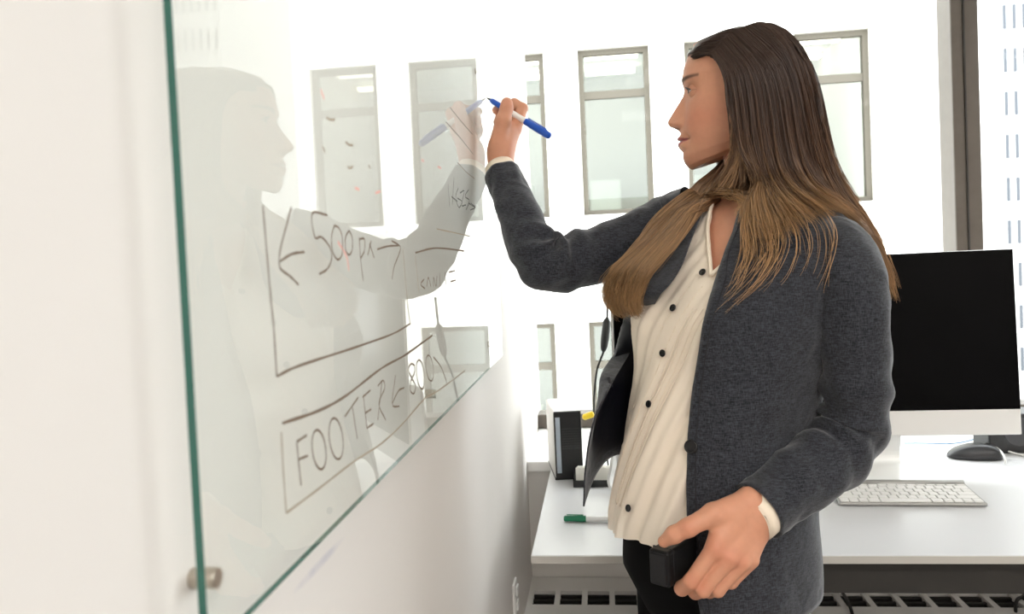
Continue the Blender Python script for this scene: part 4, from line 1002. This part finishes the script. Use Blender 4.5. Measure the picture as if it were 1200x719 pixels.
# ---------------------------------------------------------------- hair
M_hair = mat('brown_hair', S(80, 55, 40), .42, spec=.5, attr='tint')
HEL = (.116, .094, .1165)
def on_head(px, py, far=False, grow=0.0):
    o = Vector(EYE) - HP(-.006, 0, .002); d = Vector(ray(px, py)); f = lambda v: np.array([v.dot(HF) / (HEL[0] + grow), v.dot(HL) / (HEL[1] + grow), v.dot(HZ) / (HEL[2] + grow)])
    O, D = f(o), f(d); A_, B_, C_ = D @ D, 2 * O @ D, O @ O - 1; dis = B_ * B_ - 4 * A_ * C_; dis = max(dis, 0.0)
    t = (-B_ + (1 if far else -1) * math.sqrt(dis)) / (2 * A_); p = Vector(EYE) + d * t
    if p.z < HC.z + .002:
        O, D = O[:2], D[:2]; A_, B_, C_ = D @ D, 2 * O @ D, O @ O - 1; dis = max(B_ * B_ - 4 * A_ * C_, 0.0); t = (-B_ + (1 if far else -1) * math.sqrt(dis)) / (2 * A_); p = Vector(EYE) + d * t
    return p
def G(lst, far=False): return [on_head(*p, far=far) if len(p) == 2 else W(*p) for p in lst]
near = [
 G([(834, 64), (843, 78), (849, 95), (852, 115), (856, 140), (861, 165), (864, 190, 1.20), (866, 215, 1.185), (866, 240, 1.17), (862, 262, 1.15)]),
 G([(838, 60), (853, 80), (860, 105), (864, 135), (868, 165), (872, 192, 1.19), (877, 218, 1.165), (883, 243, 1.14), (889, 268, 1.115), (892, 292, 1.10)]),
 G([(845, 52), (868, 80), (876, 110), (880, 145), (884, 178), (890, 206, 1.175), (898, 230, 1.15), (908, 253, 1.125), (918, 275, 1.105), (922, 296, 1.10)]),
 G([(856, 40), (888, 75), (900, 110), (905, 145), (910, 180), (916, 206, 1.17), (925, 228, 1.15), (937, 246, 1.135), (950, 262, 1.125), (958, 275, 1.12)]),
 G([(870, 33), (910, 70), (925, 108), (931, 145), (936, 180), (945, 206, 1.18), (957, 228, 1.17), (970, 245, 1.16), (983, 258, 1.16), (994, 270, 1.165)]),
 G([(886, 28), (906, 38), (925, 62), (940, 105), (946, 145), (953, 180, 1.23), (963, 210, 1.235), (977, 235, 1.23), (998, 256, 1.23), (1014, 278, 1.23), (1030, 308, 1.225), (1040, 340, 1.22)]),
 G([(896, 28), (920, 39), (940, 66), (954, 106), (961, 145, 1.27), (968, 180, 1.27), (980, 212, 1.27), (998, 240, 1.26), (1024, 268, 1.245), (1040, 302, 1.23), (1050, 350, 1.22)]),
 G([(906, 30), (926, 43), (944, 69), (957, 106, 1.31), (963, 145, 1.32), (969, 180, 1.33), (978, 212, 1.335), (997, 240, 1.335), (1003, 270, 1.33), (1006, 300, 1.325), (1006, 340, 1.32)]),
 G([(905, 32), (930, 68), (945, 110), (951, 150, 1.365), (955, 185, 1.38), (962, 215, 1.385), (973, 245, 1.385), (976, 275, 1.385), (977, 305, 1.385), (976, 335, 1.38)], True),
]
for k in (7, 8): near[k] = [near[k][i] for i in range(10)]
farh = [
 G([(834, 63), (822, 62), (813, 64), (809.5, 72)], True) + [W(815, 95, 1.34), W(826, 130, 1.36), (W(836, 165, 1.36)), W(843, 188, 1.345), W(846, 202, 1.33), W(846, 216, 1.315)],
 G([(841, 55), (830, 60), (824, 72)], True) + [W(826, 92, 1.355), W(834, 120, 1.37), W(842, 150, 1.372), W(848, 175, 1.36), W(851, 198, 1.345), W(852, 212, 1.33), W(852, 226, 1.315)],
 G([(852, 44), (846, 55), (844, 72)], True) + [W(846, 95, 1.365), W(852, 120, 1.378), W(856, 150, 1.378), W(860, 178, 1.37), W(862, 205, 1.36), W(862, 222, 1.35), W(862, 236, 1.34)],
 G([(868, 34), (870, 52), (872, 75)], True) + [W(873, 100, 1.37), W(876, 128, 1.383), W(880, 155, 1.383), W(882, 185, 1.385), W(884, 210, 1.385), W(884, 235, 1.385), W(884, 260, 1.39)],
 G([(890, 29), (905, 55), (915, 85)], True) + [W(918, 112, 1.375), W(920, 140, 1.383), W(922, 170, 1.39), W(925, 200, 1.395), W(930, 225, 1.40), W(936, 255, 1.41), W(942, 285, 1.42)],
 near[8],
]
front = [[W(*p) for p in l] for l in (
 [(846, 190, 1.3), (830, 207, 1.262), (806, 223, 1.238), (780, 240, 1.236), (762, 262, 1.242), (746, 292, 1.242), (733, 320, 1.242), (722, 343, 1.242)],
 [(849, 194, 1.295), (838, 213, 1.25), (819, 234, 1.226), (795, 259, 1.222), (772, 290, 1.228), (755, 318, 1.226), (742, 342, 1.224), (734, 358, 1.224)],
 [(852, 198, 1.29), (844, 219, 1.24), (828, 244, 1.216), (808, 274, 1.21), (787, 304, 1.21), (770, 331, 1.208), (757, 352, 1.205), (748, 368, 1.205)],
 [(855, 200, 1.285), (849, 222, 1.232), (838, 248, 1.207), (822, 279, 1.197), (803, 309, 1.195), (786, 336, 1.193), (773, 356, 1.19), (764, 369, 1.19)],
 [(858, 203, 1.28), (853, 225, 1.225), (846, 249, 1.2), (834, 277, 1.188), (818, 305, 1.185), (802, 329, 1.183), (789, 347, 1.18), (780, 360, 1.18)])]
wisps = [[W(*p) for p in l] for l in (
 [(866, 215, 1.185), (868, 242, 1.155), (873, 268, 1.125), (879, 294, 1.10), (874, 318, 1.085), (862, 342, 1.075), (850, 356, 1.07)],
 [(872, 212, 1.175), (879, 242, 1.145), (893, 272, 1.105), (905, 299, 1.09), (898, 322, 1.08), (879, 346, 1.075), (843, 376, 1.065)],
 [(882, 212, 1.17), (895, 242, 1.135), (911, 272, 1.105), (915, 298, 1.09), (902, 324, 1.08), (882, 346, 1.075), (862, 362, 1.07)],
 [(905, 215, 1.17), (922, 245, 1.14), (938, 270, 1.115), (948, 292, 1.10), (944, 312, 1.09), (934, 328, 1.085), (925, 338, 1.08)],
 [(930, 220, 1.17), (948, 248, 1.145), (964, 272, 1.125), (974, 295, 1.10), (978, 318, 1.085), (978, 336, 1.08), (976, 350, 1.075)])]
HV, HFc, HT = [], [], []
C_root = np.array(S(58, 40, 30)); C_mid = np.array(S(92, 66, 48)); C_tip = np.array(S(182, 142, 98))
def hair_col(t, rnd): 
    t = np.clip(t + .25 * (rnd - .5), 0, 1); c = C_root + (C_mid - C_root) * sstep(.15, .55, t); c = c + (C_tip - c) * sstep(.42, .88, t) * .85; return c * (.65 + .7 * rnd)
def sheet(guides, n, t0, t1, thick=.010):
    Gs = [catmull(g, n) for g in guides]; Gs = np.array(Gs); m = (len(guides) - 1) * 6 + 1
    out = np.array([catmull(Gs[:, i], m) for i in range(n)])           # n x m x 3
    return out
def head_out(p): 
    d = p - np.array(HC); d[2] *= .3; return d / (np.linalg.norm(d) + 1e-9)
from mathutils.bvhtree import BVHTree
def bvh_of(o): return BVHTree.FromPolygons([v.co.copy() for v in o.data.vertices], [tuple(p.vertices) for p in o.data.polygons])
BV = [BVHTree.FromPolygons([tuple(v) for v in V_jack], F_jack), bvh_of(nsl), bvh_of(fsl), bvh_of(bo_)]
AX = {1: nP, 2: fP}
def push(p, margin):
    p = Vector(p)
    for k_, bv in enumerate(BV):
        co, n, i, d = bv.find_nearest(p, .12 if k_ in (0, 3) else .06)
        if co is None: continue
        if k_ == 3: ref = Vector((np.interp(co.z, _tz, _cx), np.interp(co.z, _tz, _cy), co.z))
        elif k_: A_ = AX[k_]; ref = Vector(A_[int(np.argmin(((A_ - np.array(co)) ** 2).sum(1)))])
        else: ref = None
        if ref is not None and n.dot(co - ref) < 0: n = -n
        k = (p - co).dot(n)
        if k < margin and (k < 0 or d < margin): p = co + n * margin
    return np.array(p)
def add_strands(P, R, col):          # P: strands x points x 3
    ns, n, _ = P.shape; T = np.gradient(P, axis=1); T /= np.linalg.norm(T, axis=2)[..., None] + 1e-9
    a = np.cross(T, np.array([.31, .47, .83])); a /= np.linalg.norm(a, axis=2)[..., None] + 1e-9; b_ = np.cross(T, a); b0 = len(HV)
    VV = np.stack([P + R[..., None] * (a * math.cos(w) + b_ * math.sin(w)) for w in (0, 2.094, 4.189)], 2)      # ns,n,3,3
    HV.extend(VV.reshape(-1, 3)); HT.extend(np.repeat(col.reshape(-1, 3), 3, axis=0))
    s_, i_, k_ = np.meshgrid(np.arange(ns), np.arange(n - 1), np.arange(3), indexing='ij'); k2 = (k_ + 1) % 3; o0 = b0 + (s_ * n + i_) * 3; o1 = o0 + 3
    HFc.extend(map(tuple, np.stack([o0 + k_, o0 + k2, o1 + k2, o1 + k_], -1).reshape(-1, 4).tolist()))
def add_strands_only(guides, n, t0, t1, count, seed):
    rng = np.random.RandomState(seed); S_ = relax(sheet(guides, n, t0, t1), 1.40, .006); m = S_.shape[1]; PP = []; CC = []; RR = []
    for s in range(count):
        q = min(m - 1.01, rng.rand() ** 2.6 * (m - 1.001)); j = int(q); f = q - j; L_ = 1 - .45 * rng.rand(); P = S_[:, j] * (1 - f) + S_[:, j + 1] * f
        idx = np.linspace(0, (n - 1) * L_, n); i0 = idx.astype(int); i1 = np.minimum(i0 + 1, n - 1); w_ = (idx - i0)[:, None]; P = P[i0] * (1 - w_) + P[i1] * w_
        tt = np.linspace(0, 1, n); P = P + np.outer(np.sin(tt * (2 + 2 * rng.rand()) + 6 * rng.rand()) * tt, rng.randn(3) * .006); P[:, 1] -= .003 * rng.rand()
        PP.append(P); RR.append(.00055 * (.7 + .5 * rng.rand()) * (1 - .7 * sstep(.7, 1, tt))); rnd = rng.rand(); CC.append([hair_col(t0 + (t1 - t0) * x, rnd) for x in tt])
    add_strands(np.array(PP), np.array(RR), np.array(CC))
def relax(S_, zhi, margin, iters=6):
    n, m, _ = S_.shape
    for it in range(iters):
        for i in range(n):
            for j in range(m):
                if S_[i, j][2] < zhi: S_[i, j] = push(S_[i, j], margin)
        if it == iters - 1: break
        A_ = S_.copy(); A_[1:-1] = .5 * S_[1:-1] + .25 * (S_[:-2] + S_[2:]); B_ = A_.copy(); B_[:, 1:-1] = .6 * A_[:, 1:-1] + .2 * (A_[:, :-2] + A_[:, 2:])
        w = sstep(1.52, 1.44, S_[..., 2])[..., None]; S_ = S_ * (1 - w) + B_ * w
    return S_
def add_sheet(guides, n, t0, t1, count, seed, inset=.006, jit=.0035, lenvar=.18, rad=.00055, fray=.006, zhi=1.40, collide=True, lift=.007):
    rng = np.random.RandomState(seed); S_ = sheet(guides, n, t0, t1); m = S_.shape[1]; b = len(HV)
    if collide: S_ = relax(S_, zhi, lift)
    du_ = np.gradient(S_, axis=0); dv_ = np.gradient(S_, axis=1); NN = np.cross(du_, dv_); NN /= np.linalg.norm(NN, axis=2)[..., None] + 1e-9
    ref = S_ - np.array(HC); ref[..., 2] *= .3; NN *= np.where((NN * ref).sum(2) < 0, -1, 1)[..., None]
    for i in range(n):
        for j in range(m): HV.append(S_[i, j] - NN[i, j] * inset); HT.append(hair_col(t0 + (t1 - t0) * i / (n - 1), .35))
    HFc.extend(grid_faces(int(n * .85), m, False, b)); PP = []; CC = []; RR = []
    for s in range(count):
        q = rng.rand() * (m - 1.001); j = int(q); f = q - j; L_ = 1 - lenvar * rng.rand() ** 1.5; P = S_[:, j] * (1 - f) + S_[:, j + 1] * f; Nn = NN[:, j] * (1 - f) + NN[:, j + 1] * f
        idx = np.linspace(0, (n - 1) * L_, n); i0 = idx.astype(int); i1 = np.minimum(i0 + 1, n - 1); w_ = (idx - i0)[:, None]; P = P[i0] * (1 - w_) + P[i1] * w_; Nn = Nn[i0] * (1 - w_) + Nn[i1] * w_
        tt = np.linspace(0, 1, n); ph = rng.rand(3) * 6.28; fr_ = rng.rand(3) * 3 + 1.5; amp = rng.randn(3) * fray * .5
        clump = math.sin(q * 2.1 + seed) * .0028 + math.sin(q * 5.3 + seed) * .0018
        wob = np.stack([amp[k] * np.sin(tt * fr_[k] + ph[k]) * sstep(.25, 1, tt) for k in range(3)], 1); wn_ = (wob * Nn).sum(1)[:, None]; wob = wob - np.minimum(wn_, 0) * Nn
        dep = rng.rand(); P = P + wob + Nn * ((dep - .55) * jit * 2 + clump * sstep(.1, .5, tt))[:, None]
        PP.append(P); RR.append(rad * (.7 + .6 * rng.rand()) * (1 - .75 * sstep(.75, 1, tt))); rnd = .55 * rng.rand() + .45 * (.5 + .5 * math.sin(q * 6.7 + 1.3 * math.sin(q * 2.9)))
        CC.append([hair_col(t0 + (t1 - t0) * x * L_, rnd) for x in tt])
    add_strands(np.array(PP), np.array(RR), np.array(CC))
add_sheet(near, 24, 0, .9, 4600, 1, lenvar=.35, fray=.009)
add_strands_only(wisps, 20, .45, 1.0, 110, 8)
add_sheet(farh, 18, 0, .62, 1300, 2)
topg = [G(l) for l in ([(834, 63), (822, 64.5), (809.5, 69)], [(841, 56), (826, 58), (812, 63)], [(850, 46), (834, 50), (819, 56)], [(860, 38), (846, 42), (831, 48)], [(874, 32), (862, 34.5), (848, 38)])]
add_sheet(topg, 10, 0, .12, 700, 5, inset=.003, jit=.0012, lenvar=.1, fray=.001, collide=False)
add_sheet(front, 22, .45, 1.05, 1900, 3, inset=.006, jit=.006, lenvar=.32, fray=.010, zhi=1.345, lift=.012)
# scalp cap under the sheets
V = []; capz = np.linspace(ZCR + .004, -.10, 40)
b = len(HV); ths2 = np.linspace(-math.pi, math.pi, 72, endpoint=False)
for z in capz:
    zc = min(z, ZCR - .002); uf = head_uf(zc); w = np.interp(zc, wz_, wv) + .006; ub = np.interp(zc, kz, kv) + .008
    if z > ZCR - .002: sc_ = max(.02, 1 - (z - ZCR + .002) / .0065); uf, w, ub = uf * sc_ + .01 * sc_, w * sc_, ub * sc_
    line = np.interp(zc, [-.1, -.073, -.041, -.015, .012, .035, .052, .064, .09], [.004, .004, .010, .018, .020, .030, .048, .075, .2])
    for t in ths2:
        c, s_ = math.cos(t), math.sin(t); r = (abs(c) ** 2.2 + abs(s_) ** 2.2) ** (-1 / 2.2); u = ((uf + .003) if c > 0 else ub) * r * c; s = w * r * s_
        if u > line: 
            k = line; u = k; s = s * .93
        HV.append(np.array(HP(u, s, z))); HT.append(C_root)
HFc.extend([f[::-1] for f in grid_faces(40, 72, True, b)])
hair = obj('hair', HV, HFc, M_hair, person, True)
at = hair.data.color_attributes.new('tint', 'FLOAT_COLOR', 'POINT'); at.data.foreach_set('color', np.hstack([np.array(HT), np.ones((len(HT), 1))]).astype(np.float32).ravel())

# ---------------------------------------------------------------- what she holds
pt = WX(570.5, 114.5, XG + .0008); pe = W(645, 160, 1.392); pd = (pe - pt).normalized(); plen = (pe - pt).length
pen = empty('blue_marker', tuple(pt)); tag(pen, 'blue and white marker held in the raised hand against the glass', 'marker')
M_blue = mat('marker_blue', S(16, 82, 186), .35)
k = plen / .145
part(lathe('tip', pt, pe, ((0, .0008), (.003 * k, .0016), (.009 * k, .0022), (.0095 * k, .003)), M_inkd), pen)
part(lathe('grip', pt + pd * .009 * k, pe, ((0, .0030), (.004 * k, .0050), (.036 * k, .0056)), M_blue), pen)
part(lathe('barrel', pt + pd * .045 * k, pe, ((0, .0056), (.05 * k, .0056)), M_mw), pen)
part(lathe('cap', pt + pd * .090 * k, pe, ((0, .0064), (.045 * k, .0068), (.053 * k, .0062), (.055 * k, .003)), M_blue), pen)
cn = pd.cross(Vector((0, 1, 0))).normalized(); cn = cn if cn.z > 0 else -cn
part(obox('clip', pt + pd * .092 * k + cn * .0068 + pd.cross(cn) * -.0015, pd * .040 * k, pd.cross(cn) * .003, cn * .0016, M_blue), pen)
# black case in the lowered hand
A0 = W(783, 648, .985); A1 = W(785, 690.5, .985); hv = (A0 - A1); hh_ = hv.length; hv.normalize()
ev = W(761, 643, 1.001) - A0; ev = (ev - hv * ev.dot(hv)).normalized(); lv = ev.cross(hv).normalized()
if lv.y < 0: lv = -lv
cs = empty('black_case', tuple(A1 + lv * .045 + ev * .016)); tag(cs, 'small black rectangular case held in the lowered hand', 'case')
M_case = mat('case_black', S(14, 14, 15), .4, spec=.3, bump=(220, .15, .0008)); M_caset = mat('case_trim', S(26, 26, 28), .35, spec=.3)
part(obox('shell', A1, lv * .088, ev * .030, hv * hh_, M_case, None, .0045, 4, False), cs)
part(obox('end_cap', A1 - lv * .003 + ev * .003 + hv * .003, lv * .006, ev * .024, hv * (hh_ - .006), M_caset, None, .002, 3), cs)
part(obox('seam_band', A1 + lv * .012 - ev * .0005 - hv * .0005, lv * .0022, ev * .031, hv * (hh_ + .001), M_caset, None, .0008, 1), cs)
